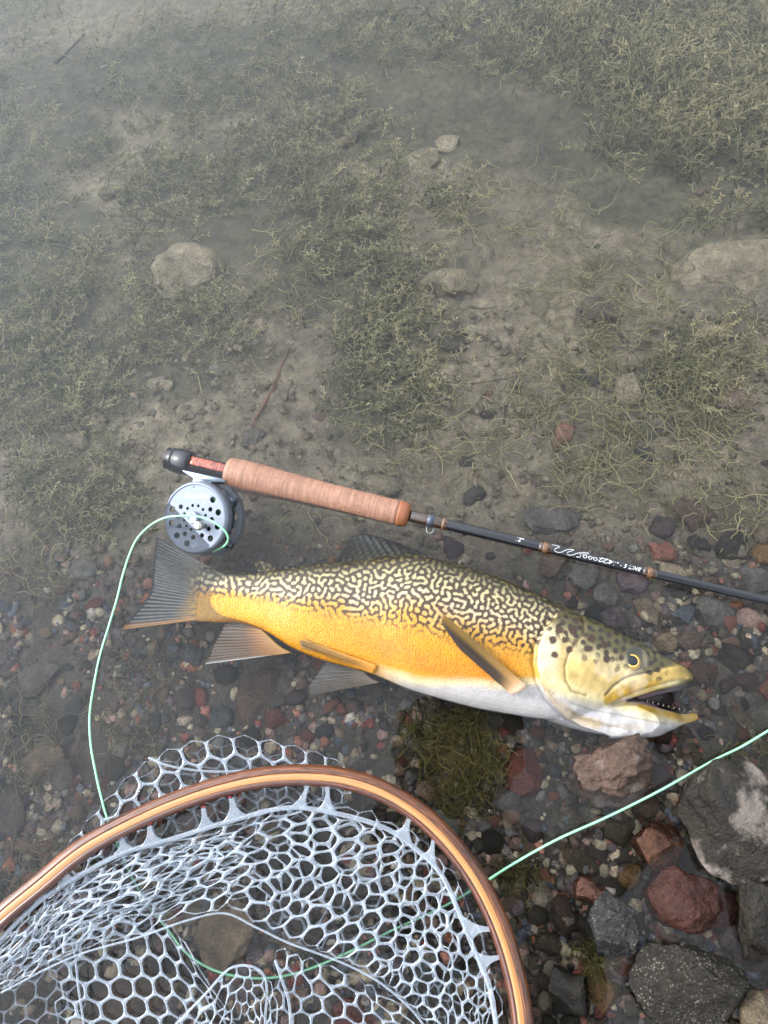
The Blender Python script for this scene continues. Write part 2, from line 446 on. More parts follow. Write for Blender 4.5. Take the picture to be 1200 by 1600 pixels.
PAL = dict(
    grey=(104, 99, 92), blue=(90, 94, 99), dark=(60, 55, 48), brown=(96, 78, 66), tan=(138, 120, 98), pink=(156, 126, 113),
    salmon=(162, 108, 90), red=(120, 66, 57), rust=(134, 84, 60), ochre=(126, 96, 60), white=(184, 174, 158), cream=(166, 148, 120),
    purple=(98, 84, 84), black=(22, 22, 24), silt=(164, 150, 124), olive=(82, 76, 60))
WORDS = dict(grey='grey', blue='blue grey', dark='dark grey', brown='brown', tan='tan', pink='pale pink', salmon='salmon pink', red='brick red', rust='rust orange', ochre='ochre yellow', white='whitish',
             cream='cream', purple='purplish', black='black', silt='silt coated', olive='dull olive')
stone_spots = []
LAND = [(240, 930, 'the trout tail'), (270, 1010, 'the lower tail lobe'), (400, 1088, 'the large flat brown stone'), (312, 1096, 'the upright brick red stone'), (530, 1060, 'the pelvic fins'), (560, 1140, 'the belly of the trout'), (440, 1150, 'the far edge of the netting'),
        (600, 860, 'the dorsal fin'), (300, 800, 'the reel'), (420, 780, 'the cork grip'), (620, 760, 'the end of the cork grip'), (860, 815, 'the long flat grey stone'), (866, 884, 'the square brown stone'), (950, 930, 'the rod lettering'), (1034, 864, 'the knobbly salmon pink stone'),
        (1086, 810, 'the broad flat brown stone'), (1190, 850, 'the touching orange tan pair'), (1118, 955, 'the large grey cobble'), (1076, 1000, 'the snout of the trout'), (1100, 1090, 'the open mouth'), (1166, 1146, 'the lower jaw tip'), (955, 1208, 'the big rough pinkish rock'), (818, 1206, 'the dark red wedge'),
        (720, 1180, 'the hair algae'), (700, 1280, 'the wooden hoop'), (780, 1330, 'the line where it leaves the hoop'), (1152, 1282, 'the largest grey rock'), (1080, 1405, 'the red brick coloured block'), (920, 1391, 'the round salmon red stone'), (956, 1447, 'the speckled granite cobble'), (1078, 1540, 'the large dark speckled boulder'),
        (870, 1520, 'the dark glossy wet stone'), (66, 1192, 'the large pale tan stone'), (55, 1066, 'the large smooth grey stone'), (150, 1100, 'the slack green line'), (100, 1340, 'the low side of the hoop'), (110, 770, 'the green weed clump'), (150, 680, 'the lumpy silt'), (395, 686, 'the orange root'), (408, 506, 'the cream shell like pebble'),
        (292, 425, 'the large silt covered boulder'), (700, 440, 'the notched slab'), (760, 630, 'the short upright twig'), (876, 684, 'the long pinkish tan stone'), (938, 486, 'the pale crusted dark stone'), (1145, 425, 'the very large slab'), (1150, 623, 'the flat reddish slab'), (1022, 672, 'the stringy weed'), (660, 250, 'the brown log'), (450, 1450, 'the folds of the netting'), (200, 1500, 'the bottom of the net bag'), (640, 1480, 'the rim cord of the net')]
_variants = {}
def stone(u, v, wpx, hpx, rot, colour, seed, label=None, m=None, angular=0.6, sub=3, sink=0.30, thick=0.62, top=None, rough=0.05, shared=False):
    z = -0.06
    for _ in range(3):
        z = float(bed(*P(u, v, z)[:2]))
    c = P(u, v, z)
    mpp = np.linalg.norm(P(u + 1, v, z) - c)
    a, b = wpx * mpp / 2, hpx * mpp / 2
    t = min(a, b) * thick
    zc = z + t * (1 - 2 * sink)
    if top is not None:                                    # a stone that stands out of the water
        zc = top - t
    c = P(u, v, zc)
    if shared:
        key = (seed % 14, angular > .3)
        if key not in _variants:
            vv, ff = rock(900 + key[0] * 7 + key[1], 3 if sub >= 3 else 2, angular, rough)
            _variants[key] = mesh_np('pebble', vv, [ff])
            _variants[key].materials.append(M_STONE)
        me = _variants[key]
        o = obj('pebble', me)
        o.scale = (a, b, t)
        if m is not None and m is not M_STONE:
            o.material_slots[0].link = 'OBJECT'; o.material_slots[0].material = m
    else:
        vv, ff = rock(seed, sub, angular, rough)
        me = mesh_np('stone', vv * np.array([a, b, t]), [ff])
        o = obj('stone', me, m or M_STONE)
    o.location = c
    r_ = np.random.default_rng(seed + 5)
    o.rotation_euler = (r_.normal() * 0.10, r_.normal() * 0.10, R(-rot) if not shared else R(-rot))
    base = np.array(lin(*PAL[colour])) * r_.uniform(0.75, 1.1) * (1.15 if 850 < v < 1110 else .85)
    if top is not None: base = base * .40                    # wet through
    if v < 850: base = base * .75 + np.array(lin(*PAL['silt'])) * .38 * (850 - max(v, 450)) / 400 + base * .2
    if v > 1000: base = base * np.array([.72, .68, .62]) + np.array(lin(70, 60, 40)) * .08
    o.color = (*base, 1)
    w = WORDS[colour]
    if label is None:
        art = 'small' if max(wpx, hpx) < 30 else 'medium'
        kind_ = 'pebble' if art == 'small' else 'stone'
        near = min(LAND, key=lambda t: (t[0] - u) ** 2 + (t[1] - v) ** 2)
        label = f'{art} {w} {kind_} on the bed near {near[2]}'
        o['group'] = f'{art} {w} {"pebbles" if art == "small" else "stones"} on the stream bed'
    o['label'] = label
    o['category'] = 'pebble' if max(wpx, hpx) < 30 else 'stone'
    stone_spots.append((u, v, max(wpx, hpx) / 2))
    return o

HERO = [  # u, v, width, height, turn, colour, label, options
    (292, 425, 112, 96, -20, 'silt', 'large silt covered boulder standing among the weed beds', dict(angular=.8, thick=.8, sub=4)),
    (700, 441, 92, 50, -8, 'silt', 'flat oval slab with a notched side, dusted with silt', dict(angular=.6, thick=.75, sub=4, sink=.2)),
    (768, 474, 74, 26, 0, 'silt', 'long thin silt coated slab beside the notched slab', dict(angular=.9)),
    (845, 483, 28, 36, 10, 'silt', None, {}),
    (938, 486, 66, 46, 18, 'dark', 'dark stone with a pale crusted top among stringy weed', dict(m=M_PALE)),
    (700, 530, 62, 48, 0, 'dark', 'dark angular stone half hidden by the edge of the weed bed', dict(angular=.9)),
    (1145, 425, 230, 105, -8, 'silt', 'very large silt coated slab, the biggest on the bed', dict(angular=.7, thick=.35, sub=5, sink=.45)),
    (1215, 485, 70, 90, 10, 'grey', 'tall grey stone against the very large silty slab', dict(thick=.7, sub=4)),
    (1150, 623, 82, 46, -8, 'pink', 'flat reddish slab with sharp broken edges', dict(angular=1., thick=.45, sub=4)),
    (1118, 525, 62, 62, 0, 'silt', 'round silt coated cobble below the very large slab', {}),
    (985, 610, 50, 60, 0, 'silt', 'oval silt coated cobble in the stringy weed', {}),
    (1022, 672, 64, 44, -6, 'grey', 'flat grey stone just below the stringy weed', dict(angular=.8, thick=.4)),
    (1006, 706, 34, 26, 30, 'blue', None, {}),
    (876, 684, 30, 56, 32, 'salmon', 'long pinkish tan stone draped by a weed strand', dict(angular=.8)),
    (750, 637, 14, 19, 0, 'tan', None, {}), (765, 617, 12, 16, 0, 'salmon', None, {}), (764, 648, 27, 18, -25, 'dark', None, {}), (723, 682, 19, 15, 10, 'purple', None, {}),
    (1086, 810, 76, 60, 6, 'brown', 'broad flat brown stone with straight broken sides', dict(angular=.9, thick=.35, sub=4)),
    (1092, 848, 34, 30, 0, 'grey', None, dict(angular=1.)),
    (1034, 864, 46, 40, 20, 'salmon', 'knobbly salmon pink stone beside the dark rod', dict(rough=.12, sub=4)),
    (1190, 836, 32, 32, 0, 'tan', 'rounded orange tan stone touching its twin', dict(angular=.2)), (1192, 866, 40, 36, 20, 'ochre', 'larger rounded ochre stone of the touching pair', dict(angular=.2)),
    (1142, 852, 56, 48, 0, 'dark', 'dark rounded cobble among the roots near the flat brown stone', {}),
    (1052, 893, 50, 24, 15, 'cream', 'pale speckled stone tucked against the rod', dict(m=M_SPECK)),
    (1034, 822, 42, 42, 0, 'purple', 'purplish rough cobble beside the broad flat brown stone', {}),
    (862, 814, 96, 46, 4, 'grey', 'long flat grey stone lying along the rod', dict(angular=.6, thick=.4, sub=4)),
    (742, 776, 36, 36, 0, 'grey', None, {}), (592, 762, 74, 48, 10, 'silt', 'silt coated cobble just above the cork grip', {}),
    (866, 884, 46, 46, 8, 'brown', 'square brown stone half under the rod', dict(angular=1., sub=4)),
    (912, 898, 50, 56, 0, 'grey', 'rough grey cobble under the rod next to the square brown one', dict(rough=.1, sub=4)),
    (894, 920, 24, 26, 0, 'pink', None, {}), (1013, 955, 30, 52, -28, 'tan', 'pale pinkish tan stone pointing at the rod', dict(angular=.9, sub=4)),
    (946, 930, 40, 40, 0, 'grey', None, {}), (988, 908, 52, 44, 0, 'purple', 'purplish cobble below the rod lettering', {}), (960, 966, 46, 36, 0, 'purple', None, {}), (930, 962, 36, 30, 0, 'dark', None, {}),
    (1066, 962, 46, 30, -6, 'blue', 'angular blue grey stone between two pink ones', dict(angular=.9)),
    (1170, 966, 40, 34, 0, 'pink', 'rounded pinkish stone below the rod', dict(angular=.3)), (1142, 976, 22, 26, 0, 'salmon', None, {}), (1140, 1001, 30, 15, 8, 'pink', None, {}),
    (1118, 955, 60, 52, 0, 'grey', 'large grey cobble below the rod', {}), (1180, 905, 50, 50, 0, 'grey', None, {}), (1060, 925, 40, 36, 0, 'dark', None, {}), (1105, 915, 40, 30, 0, 'brown', None, {}),
    (1076, 1000, 36, 36, 40, 'brown', 'brown stone just beyond the trout snout', dict(angular=1.)), (1040, 1006, 38, 34, 0, 'tan', 'pale sandy stone touching the trout forehead', {}),
    (1150, 1030, 58, 46, 10, 'dark', 'dark smooth stone beyond the open mouth', {}), (1104, 1056, 46, 44, 10, 'brown', 'flat brown stone in front of the snout', dict(angular=.7, thick=.4)),
    (1107, 1010, 15, 12, 0, 'rust', None, {}), (1119, 1018, 15, 13, 0, 'cream', None, {}), (1087, 1023, 21, 12, 0, 'ochre', None, {}), (1113, 1041, 18, 10, 40, 'rust', None, {}),
    (1167, 1066, 36, 29, 0, 'purple', None, dict(angular=.4)), (1197, 1074, 24, 38, 25, 'salmon', None, {}), (1139, 1072, 28, 26, 0, 'purple', None, {}), (1166, 1146, 28, 26, 20, 'rust', None, dict(angular=.9)),
    (1192, 1118, 44, 48, 0, 'grey', 'dull grey cobble near the green line', {}), (1102, 1146, 27, 25, 0, 'black', 'black glossy stone just under the lower jaw', dict(m=M_WET, angular=1.)),
    (1157, 1122, 24, 16, 0, 'tan', None, {}), (1128, 1110, 16, 18, 0, 'brown', None, {}), (1150, 1102, 18, 10, 20, 'pink', None, {}), (1103, 1128, 16, 16, 0, 'tan', None, {}), (1155, 1084, 18, 12, 0, 'white', None, {}), (1163, 1102, 14, 22, 0, 'dark', None, {}),
    (955, 1208, 128, 100, -12, 'pink', 'big rough pinkish rock breaking the surface below the trout', dict(m=M_PALE, angular=.8, rough=.10, sub=5, thick=.8, top=.020)),
    (818, 1206, 60, 72, -15, 'red', 'dark red wedge shaped stone under the water', dict(angular=.9, sub=4)),
    (670, 1234, 40, 32, 8, 'pink', 'pinkish white pebble against the wooden hoop', dict(angular=.3)), (660, 1205, 18, 12, 0, 'tan', None, {}), (648, 1190, 10, 15, 0, 'white', None, {}), (664, 1205, 36, 22, 0, 'dark', None, {}),
    (799, 1274, 30, 28, 0, 'pink', None, dict(angular=.3)), (773, 1283, 28, 17, -8, 'salmon', None, {}), (866, 1244, 18, 13, 0, 'salmon', None, {}), (883, 1278, 14, 16, 0, 'pink', None, {}), (827, 1260, 16, 13, 0, 'grey', None, {}), (832, 1298, 32, 36, 0, 'purple', None, {}), (790, 1250, 50, 44, 0, 'grey', None, {}),
    (1070, 1218, 34, 32, 0, 'white', 'rough greyish white stone touching the green line', {}), (1069, 1258, 26, 28, 0, 'salmon', None, {}),
    (1026, 1322, 84, 72, 15, 'rust', 'orange brown faceted rock beside the red block', dict(angular=1., sub=4, m=M_WET, top=.006)),
    (1152, 1282, 150, 178, -20, 'dark', 'largest grey rock standing out of the water with a pale dry top', dict(m=M_PALE, angular=.7, sub=5, thick=.6, top=.045)),
    (1080, 1405, 142, 92, 10, 'red', 'red brick coloured block with a wet shiny edge', dict(m=M_WET, angular=1., sub=5, thick=.7, top=.014)),
    (921, 1391, 50, 46, 0, 'salmon', 'round salmon red stone on the shallow bank', dict(m=M_WET, angular=.4, top=.004, sub=4)), (984, 1368, 34, 42, 20, 'ochre', 'ochre stone beside the salmon red one', dict(m=M_WET)),
    (964, 1302, 46, 40, 0, 'olive', 'dull olive square stone near the big pinkish rock', dict(angular=1.)), (846, 1402, 34, 38, -40, 'white', 'egg shaped white pebble near the hoop', dict(angular=.1)), (880, 1428, 38, 56, 10, 'brown', 'upright brown stone beside the white pebble', dict(angular=.9, top=0.001)),
    (838, 1430, 36, 30, 0, 'olive', None, dict(angular=.3)), (956, 1447, 84, 96, 15, 'blue', 'speckled grey granite cobble on the shallow bank', dict(m=M_SPECK, angular=.6, sub=5, thick=.75, top=.016)),
    (1040, 1462, 52, 26, 20, 'pink', 'flat pinkish stone under the red block', {}), (1104, 1462, 34, 22, 0, 'salmon', None, {}), (888, 1336, 20, 24, 0, 'tan', None, dict(angular=.3)),
    (1078, 1540, 176, 130, -10, 'dark', 'large dark boulder with yellowish specks at the bank', dict(m=M_SPECK, angular=.5, sub=5, thick=.6, top=.034)),
    (1202, 1440, 90, 130, 0, 'dark', 'smooth dark grey boulder next to the red block', dict(m=M_WET, angular=.5, sub=5, top=.024)), (1192, 1592, 80, 72, 30, 'cream', 'rounded tan boulder at the corner of the bank', dict(m=M_SPECK, angular=.3, sub=4, top=.030, thick=.8)),
    (861, 1513, 30, 23, -15, 'white', None, dict(angular=.2)), (836, 1511, 20, 24, 0, 'white', None, dict(angular=.2)), (888, 1548, 70, 84, -20, 'dark', 'dark glossy wet stone between the hoop and the ochre one', dict(m=M_WET, sub=4, top=.006)),
    (941, 1552, 52, 64, 0, 'ochre', 'brownish ochre stone under shallow water', dict(angular=.7)), (982, 1514, 40, 22, 10, 'red', 'small red wedge against the dark boulder', dict(angular=1.)), (1142, 1465, 46, 42, 0, 'purple', None, {}), (1165, 1340, 46, 40, 0, 'purple', None, {}),
    (1158, 1410, 36, 60, 20, 'ochre', None, {}), (849, 1566, 18, 32, 12, 'white', None, dict(angular=.2)), (990, 1440, 40, 34, 0, 'brown', None, {}), (1010, 1560, 40, 50, 0, 'olive', None, {}), (905, 1345, 60, 44, 0, 'olive', None, dict(thick=.3)), (1180, 1500, 50, 40, 0, 'brown', None, {}),
    (855, 1475, 44, 34, 0, 'olive', None, {}), (900, 1470, 44, 30, 0, 'dark', None, {}), (1000, 1390, 30, 40, 0, 'olive', None, {}), (1010, 1260, 44, 36, 0, 'brown', None, {}), (1110, 1190, 60, 36, 0, 'olive', None, dict(thick=.25)), (1200, 1180, 50, 40, 0, 'grey', None, {}),
    (352, 1462, 100, 112, 0, 'tan', 'broad tan stone showing through the gap in the folded netting', dict(angular=.5, sub=4, thick=.4)), (210, 1560, 120, 90, 0, 'brown', 'wide brown stone lying under the flat bottom of the net bag', dict(angular=.6, sub=4, thick=.4)), (560, 1590, 110, 70, 30, 'red', 'long dark red stone lying under the net folds', dict(angular=.8, sub=4, thick=.4)),
    (400, 1088, 64, 98, 20, 'brown', 'large flat brown stone just below the anal fin', dict(angular=.8, thick=.4, sub=4)), (312, 1096, 24, 44, 8, 'red', 'upright brick red stone beside the flat brown one', dict(angular=.7)), (345, 1121, 44, 38, 0, 'blue', 'smooth slate blue stone next to the brick red one', dict(angular=.3)),
    (290, 1091, 36, 36, 0, 'purple', None, dict(angular=.4)), (428, 1126, 38, 34, -30, 'red', 'dull red stone near the netting', {}), (300, 1026, 32, 42, 12, 'blue', None, {}), (250, 1080, 34, 34, 20, 'tan', None, {}), (519, 1103, 30, 20, -15, 'salmon', None, {}), (543, 1108, 12, 12, 0, 'white', None, {}),
    (557, 1134, 15, 13, 0, 'salmon', None, {}), (480, 1150, 26, 22, 0, 'salmon', None, {}), (506, 1145, 36, 24, -15, 'blue', None, {}), (467, 1064, 22, 13, 0, 'white', None, dict(angular=.2)), (329, 994, 15, 18, 0, 'white', None, dict(angular=.2)), (240, 1132, 24, 32, 0, 'blue', None, {}), (460, 1090, 34, 26, 0, 'purple', None, {}), (434, 1095, 26, 24, 0, 'grey', None, {}),
    (66, 1192, 74, 62, -28, 'tan', 'large pale tan stone lying left of the green line loop', dict(angular=.8, sub=4, thick=.5)), (96, 1212, 44, 56, 0, 'grey', None, {}), (55, 1066, 82, 52, -18, 'grey', 'large smooth grey stone with silt on it, near the line', dict(angular=.4, thick=.4, sub=4)),
    (115, 1102, 28, 28, 0, 'blue', None, {}), (128, 1086, 20, 17, 0, 'grey', None, {}), (180, 1200, 34, 40, 0, 'dark', None, dict(angular=.3)), (116, 1228, 18, 26, 25, 'red', None, {}), (125, 1242, 15, 22, 0, 'salmon', None, {}), (112, 1197, 13, 13, 0, 'salmon', None, {}), (72, 1326, 32, 30, 30, 'salmon', None, {}), (42, 1322, 28, 24, 0, 'pink', None, {}),
    (16, 1270, 56, 70, 0, 'grey', None, dict(thick=.4)), (147, 945, 28, 20, -20, 'red', None, {}), (96, 1066, 12, 12, 0, 'cream', None, {}), (132, 890, 42, 36, 0, 'grey', None, dict(angular=.3)), (165, 1222, 16, 26, 0, 'rust', None, {}), (45, 1176, 10, 10, 0, 'white', None, {}), (30, 1320, 30, 24, 0, 'pink', None, {}), (20, 890, 24, 20, 0, 'pink', None, {}),
    (395, 686, 46, 36, -20, 'grey', 'grey stone at the foot of the orange root', dict(rough=.1, sub=4)), (505, 650, 34, 16, 0, 'pink', None, {}), (408, 506, 18, 18, 0, 'cream', 'cream coloured snail shell like pebble', dict(rough=.1)), (338, 580, 22, 22, 0, 'white', None, {}), (232, 460, 14, 12, 0, 'white', None, {}), (165, 300, 26, 34, -30, 'silt', None, {}),
    (440, 548, 34, 28, 0, 'silt', None, {}), (150, 660, 46, 38, 10, 'silt', None, {}), (120, 690, 40, 30, 0, 'silt', None, {}), (300, 640, 50, 30, -20, 'silt', None, {}), (250, 600, 44, 30, 0, 'silt', None, {}), (660, 250, 60, 40, -25, 'silt', 'pale silty stone near the brown log', dict(thick=.4)), (700, 225, 40, 30, 0, 'silt', None, {}),
    (1098, 300, 24, 18, 0, 'pink', None, {}), (1000, 365, 18, 14, 0, 'cream', None, {}), (925, 415, 20, 16, 0, 'cream', None, {}), (935, 385, 14, 10, 0, 'dark', None, {}), (1174, 668, 12, 16, -40, 'white', None, {}), (1098, 586, 14, 8, 0, 'cream', None, {}), (905, 582, 26, 22, 0, 'grey', None, {}), (930, 594, 24, 18, -30, 'blue', None, {}),
]
_k = 0
for (u, v, w, h, rt, c, lab, op) in HERO:
    _k += 1
    small = lab is None and max(w, h) < 40 and 'top' not in op
    kw = dict(op)
    if small: kw['shared'] = True
    stone(u, v, w, h, rt, c, 40 + _k * 3, lab, **kw)

# loose stones between them
def loose_stones(n):
    r = np.random.default_rng(21); made = 0; tries = 0
    names_low = ['grey', 'dark', 'blue', 'brown', 'purple', 'olive', 'tan', 'pink', 'red', 'salmon', 'white', 'cream', 'rust']
    pl = np.array([5, 6, 4, 5, 4, 3, 2.2, 1.8, 2.0, 1.2, .5, .6, 1.0]); pl /= pl.sum()
    while made < n and tries < 20000:
        tries += 1
        u, v = r.uniform(-60, 1260), 620 + 1040 * r.random() ** 0.75
        if v > 1660: continue
        if v < 900 and u < 420 and r.random() < .7: continue
        s = 14 + 30 * r.random() ** 1.8
        if 540 < v < 860 and r.random() < .45: continue
        if density(np.array([u]), np.array([v]), DENSE)[0] > .4: continue
        if any((u - a) ** 2 + (v - b) ** 2 < (0.74 * (s / 2 + q)) ** 2 for a, b, q in stone_spots): continue
        c = str(r.choice(names_low, p=pl)) if v > 860 or r.random() < .3 else str(r.choice(['silt', 'grey', 'silt', 'purple']))
        asp = r.uniform(.6, 1)
        stone(u, v, s, s * asp, r.uniform(0, 180), c, int(r.integers(1000)), None, shared=True, angular=r.choice([.2, .8, .8]), sink=.3)
        made += 1
loose_stones(215)

# gravel nobody could count
def gravel():
    r = np.random.default_rng(5)
    parts = []
    base = [rock(300 + i, 1, .6, .02) for i in range(8)]
    n = 36000
    u = r.uniform(-350, 1550, n); v = 480 + 1350 * r.random(n)
    dens = 0.42 + 0.58 * sstep(v, 780, 960)
    cl = fbm(u / 70, v / 70, 3, 1); dens = dens * sstep(cl, .30, .55) * (1 - .9 * density(u, v, DENSE))
    keep = r.random(n) < dens + .05
    u, v = u[keep], v[keep]; n = len(u)
    p = P(u, v, -0.06); z = bed(p[:, 0], p[:, 1]); p = P(u, v, z)
    size = (0.0014 + 0.0046 * r.random(n) ** 2.2) * (1 + .35 * sstep(v, 820, 900))
    names = ['grey', 'dark', 'blue', 'brown', 'purple', 'tan', 'pink', 'red', 'salmon', 'white', 'cream', 'rust', 'olive', 'silt']
    pr = np.array([6, 6, 4, 6, 4, 3, 2, 1.6, 1.2, .7, 1, 1, 3, 4.]); pr /= pr.sum()
    ci = r.choice(len(names), n, p=pr)
    hi = sstep(v, 960, 760)
    for b in range(8):
        s = np.where(np.arange(n) % 8 == b)[0]; vv, ff = base[b]
        ang = r.random(len(s)) * 6.28
        sc = size[s][:, None] * np.stack([np.ones(len(s)), r.uniform(.6, 1, len(s)), r.uniform(.4, .7, len(s))], -1)
        w = vv[None] * sc[:, None]
        x = w[..., 0] * np.cos(ang)[:, None] - w[..., 1] * np.sin(ang)[:, None]; y = w[..., 0] * np.sin(ang)[:, None] + w[..., 1] * np.cos(ang)[:, None]
        w = np.stack([x, y, w[..., 2]], -1) + p[s][:, None] + np.array([0, 0, .0006])
        f = ff[None] + (np.arange(len(s)) * len(vv))[:, None, None]
        cc = np.array([lin(*PAL[names[k]]) for k in ci[s]]) * r.uniform(.75, 1.5, (len(s), 1))
        h = hi[s][:, None] * .88; cc = cc * (1 - h) + lin(*PAL['silt']) * h * r.uniform(.5, .95, (len(s), 1))
        parts.append((w.reshape(-1, 3), [f.reshape(-1, 3)], np.repeat(cc, len(vv), 0)))
    V, Fc, C = merge(parts)
    obj('gravel', mesh_np('gravel', V, Fc, C), M_GRAVEL, kind='stuff', label='fine mixed gravel strewn between the stones', category='gravel')
gravel()

# ================================================================== water weed
def sample(blobs, n, r, jitter=0.0, power=1.0):
    out = []
    while sum(len(o) for o in out) < n:
        u = r.uniform(-330, 1530, 20000); v = r.uniform(-160, 1620, 20000)
        w = 28 * (fbm(u / 60, v / 60, 3, 2) - .5), 28 * (fbm(u / 60 + 9, v / 60, 3, 3) - .5)
        d = density(u + 2.4 * w[0], v + 2.4 * w[1], blobs) ** power
        clump = sstep(fbm(u / 45 + 3, v / 45, 3, 4), .30, .62)
        k = r.random(20000) < d * (0.25 + .75 * clump)
        out.append(np.stack([u[k], v[k]], -1))
    o = np.concatenate(out)[:n]
    return o[:, 0], o[:, 1]
def on_bed(u, v):
    p = P(u, v, -0.06)
    for _ in range(4): p = P(u, v, bed(p[:, 0], p[:, 1]))
    return p
def curly(base, r, L, K, wander, rise, drift=None):
    """N strands that wander from their base"""
    n = len(base); a = r.random(n) * 6.283 if drift is None else drift + r.normal(size=n) * .7
    el = r.normal(size=n) * .3 + rise
    pts = [base]; seg = (L / (K - 1))
    for k in range(K - 1):
        a = a + r.normal(size=n) * wander; el = el * .78 + r.normal(size=n) * .28
        d = np.stack([np.cos(a) * np.cos(el), np.sin(a) * np.cos(el), np.sin(el)], -1)
        pts.append(pts[-1] + d * seg[:, None])
    return np.stack(pts, 1)
def above_bed(pts, r, lo=.0008):
    f = pts.reshape(-1, 3); f[:, 2] = np.maximum(f[:, 2], bed(f[:, 0], f[:, 1]) + lo); f[:, 2] = np.minimum(f[:, 2], -0.003)
    return pts

def stonewort():
    """whorled pondweed carpets: stems with rings of short branchlets"""
    r = np.random.default_rng(11)
    n = 5200
    u, v = sample(DENSE, n, r)
    b = on_bed(u, v); b[:, 2] += r.random(n) * .008
    size = r.uniform(.8, 1.45, n) * (0.72 + .8 * sstep(u, 500, 950) * sstep(v, 420, 150))
    K = 6
    st = curly(b, r, .060 * size, K, .28, .75, drift=-0.9 + 1.2 * fbm(u / 200, v / 200, 2, 0) * 2)
    tone = r.random((n, 1)); yel = (.35 + .65 * sstep(u + v * .2 + 260 * r.normal(size=n), 380, 900))[:, None]
    dark = lin(84, 86, 54); pale = lin(228, 212, 166); gre = lin(152, 152, 108)
    c0 = dark * (1 - .5 * tone) + gre * .5 * tone
    c1 = gre * (1 - yel * .8) + pale * yel * .8; c1 = c1 * (.65 + .6 * tone)
    g = np.linspace(0, 1, K)[None, :, None]
    sc = c0[:, None] * (1 - g) + c1[:, None] * g
    stems = tubes(above_bed(st, r), np.linspace(.0008, .00045, K)[None] * np.ones((n, 1)), 3, sc)
    B = 5
    nodes = st[:, 1:]                                        # n, 5, 3
    tan = np.gradient(st, axis=1)[:, 1:]; tan /= np.linalg.norm(tan, axis=2, keepdims=True)
    rnd = r.normal(size=(n, K - 1, B, 3))
    side = rnd - (rnd * tan[:, :, None]).sum(-1, keepdims=True) * tan[:, :, None]
    side /= np.linalg.norm(side, axis=-1, keepdims=True)
    ln = (.0095 * size)[:, None, None, None] * np.linspace(1.15, .55, K - 1)[None, :, None, None] * r.uniform(.6, 1.2, (n, K - 1, B, 1))
    p0 = np.broadcast_to(nodes[:, :, None], side.shape)
    p1 = p0 + ln * (.65 * side + .25 * tan[:, :, None]); p2 = p0 + ln * (.95 * side + .75 * tan[:, :, None])
    br = np.stack([p0, p2], -2).reshape(-1, 2, 3)
    bc = np.broadcast_to((sc[:, 1:] * 1.0)[:, :, None], (n, K - 1, B, 3)).reshape(-1, 3)
    bc = bc[:, None] * np.array([.8, 1.25])[None, :, None]
    brs = tubes(above_bed(br, r, .0), np.array([[.0008, .0004]]) * np.ones((len(br), 1)), 3, bc)
    V, Fc, C = merge([stems, brs])
    obj('pondweed', mesh_np('pondweed', V, Fc, C), M_WEED, kind='stuff', category='pondweed', label='dense olive carpets of whorled pondweed under the water')
def strands():
    r = np.random.default_rng(12)
    u1, v1 = sample(SPARSE, 2300, r); u2, v2 = sample(DENSE, 2600, r)
    u, v = np.concatenate([u1, u2]), np.concatenate([v1, v2]); n = len(u)
    b = on_bed(u, v); b[:, 2] += .002 + r.random(n) * .010
    st = curly(b, r, r.uniform(.02, .065, n) * (1 - .5 * sstep(v, 820, 1000)), 9, .5, .25)
    t = r.random((n, 1)); c = lin(106, 106, 66) * (1 - t) + lin(206, 194, 142) * t ** 1.3
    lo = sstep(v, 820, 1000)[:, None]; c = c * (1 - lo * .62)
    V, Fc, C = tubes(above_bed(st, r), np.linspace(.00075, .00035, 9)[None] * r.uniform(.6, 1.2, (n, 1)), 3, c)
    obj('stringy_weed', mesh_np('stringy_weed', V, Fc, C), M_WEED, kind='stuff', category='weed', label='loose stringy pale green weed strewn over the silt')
    m = 1150
    u, v = sample(GREEN, m, r); b = on_bed(u, v); b[:, 2] += .001 + r.random(m) * .014
    st = curly(b, r, r.uniform(.012, .04, m), 8, .55, .2)
    t = r.random((m, 1)); c = lin(70, 66, 24) * (1 - t) + lin(130, 118, 56) * t ** 1.5
    V, Fc, C = tubes(above_bed(st, r), np.linspace(.0006, .0003, 8)[None] * r.uniform(.6, 1.2, (m, 1)), 3, c)
    obj('filament_algae', mesh_np('filament_algae', V, Fc, C), M_WEED, kind='stuff', category='algae', label='bright olive hair algae in tufts beside the wooden hoop and the bank stones')
stonewort(); strands()

# twigs, root, log
def stick(name, pts, r0, r1, c, label, cat, lift=.002, n=18, sides=7, branches=()):
    def tube(pp, a, b):
        q = even(pp, n); p = on_bed(q[:, 0], q[:, 1])
        z = np.full(n, p[:, 2].max() if False else 0) + np.convolve(np.pad(p[:, 2], 4, 'edge'), np.ones(9) / 9, 'valid')
        p = P(q[:, 0], q[:, 1], z + lift)
        w = np.linspace(a, b, n) * (1 + .18 * np.sin(np.arange(n) * 1.9) + .1 * np.sin(np.arange(n) * 4.7))
        return tubes(p[None], w[None], sides)
    V, Fc, _ = merge([tube(pts, r0, r1)] + [tube(b, r1 * 1.1, r1 * .5) for b in branches])
    return obj(name, mesh_np(name, V, Fc), c, label=label, category=cat)
M_BARK = plain('bark', lin(62, 52, 42), .7, noise=.5, scale=160, bmp=.6)
M_ROOT = plain('root_bark', lin(112, 80, 58), .6, noise=.35, scale=200, bmp=.5)
M_LOG = plain('sodden_wood', lin(98, 82, 64), .7, noise=.4, scale=120, bmp=.6)
stick('stick', [(86, 98), (100, 86), (116, 70), (132, 54)], .003, .0022, M_BARK, 'short dark stick lying on the pale silt between weed beds', 'stick', .003)
stick('twig', [(86, 384), (104, 388), (118, 386), (134, 390)], .0014, .001, M_BARK, 'thin dark twig on bare silt beside the weed', 'twig', .002)
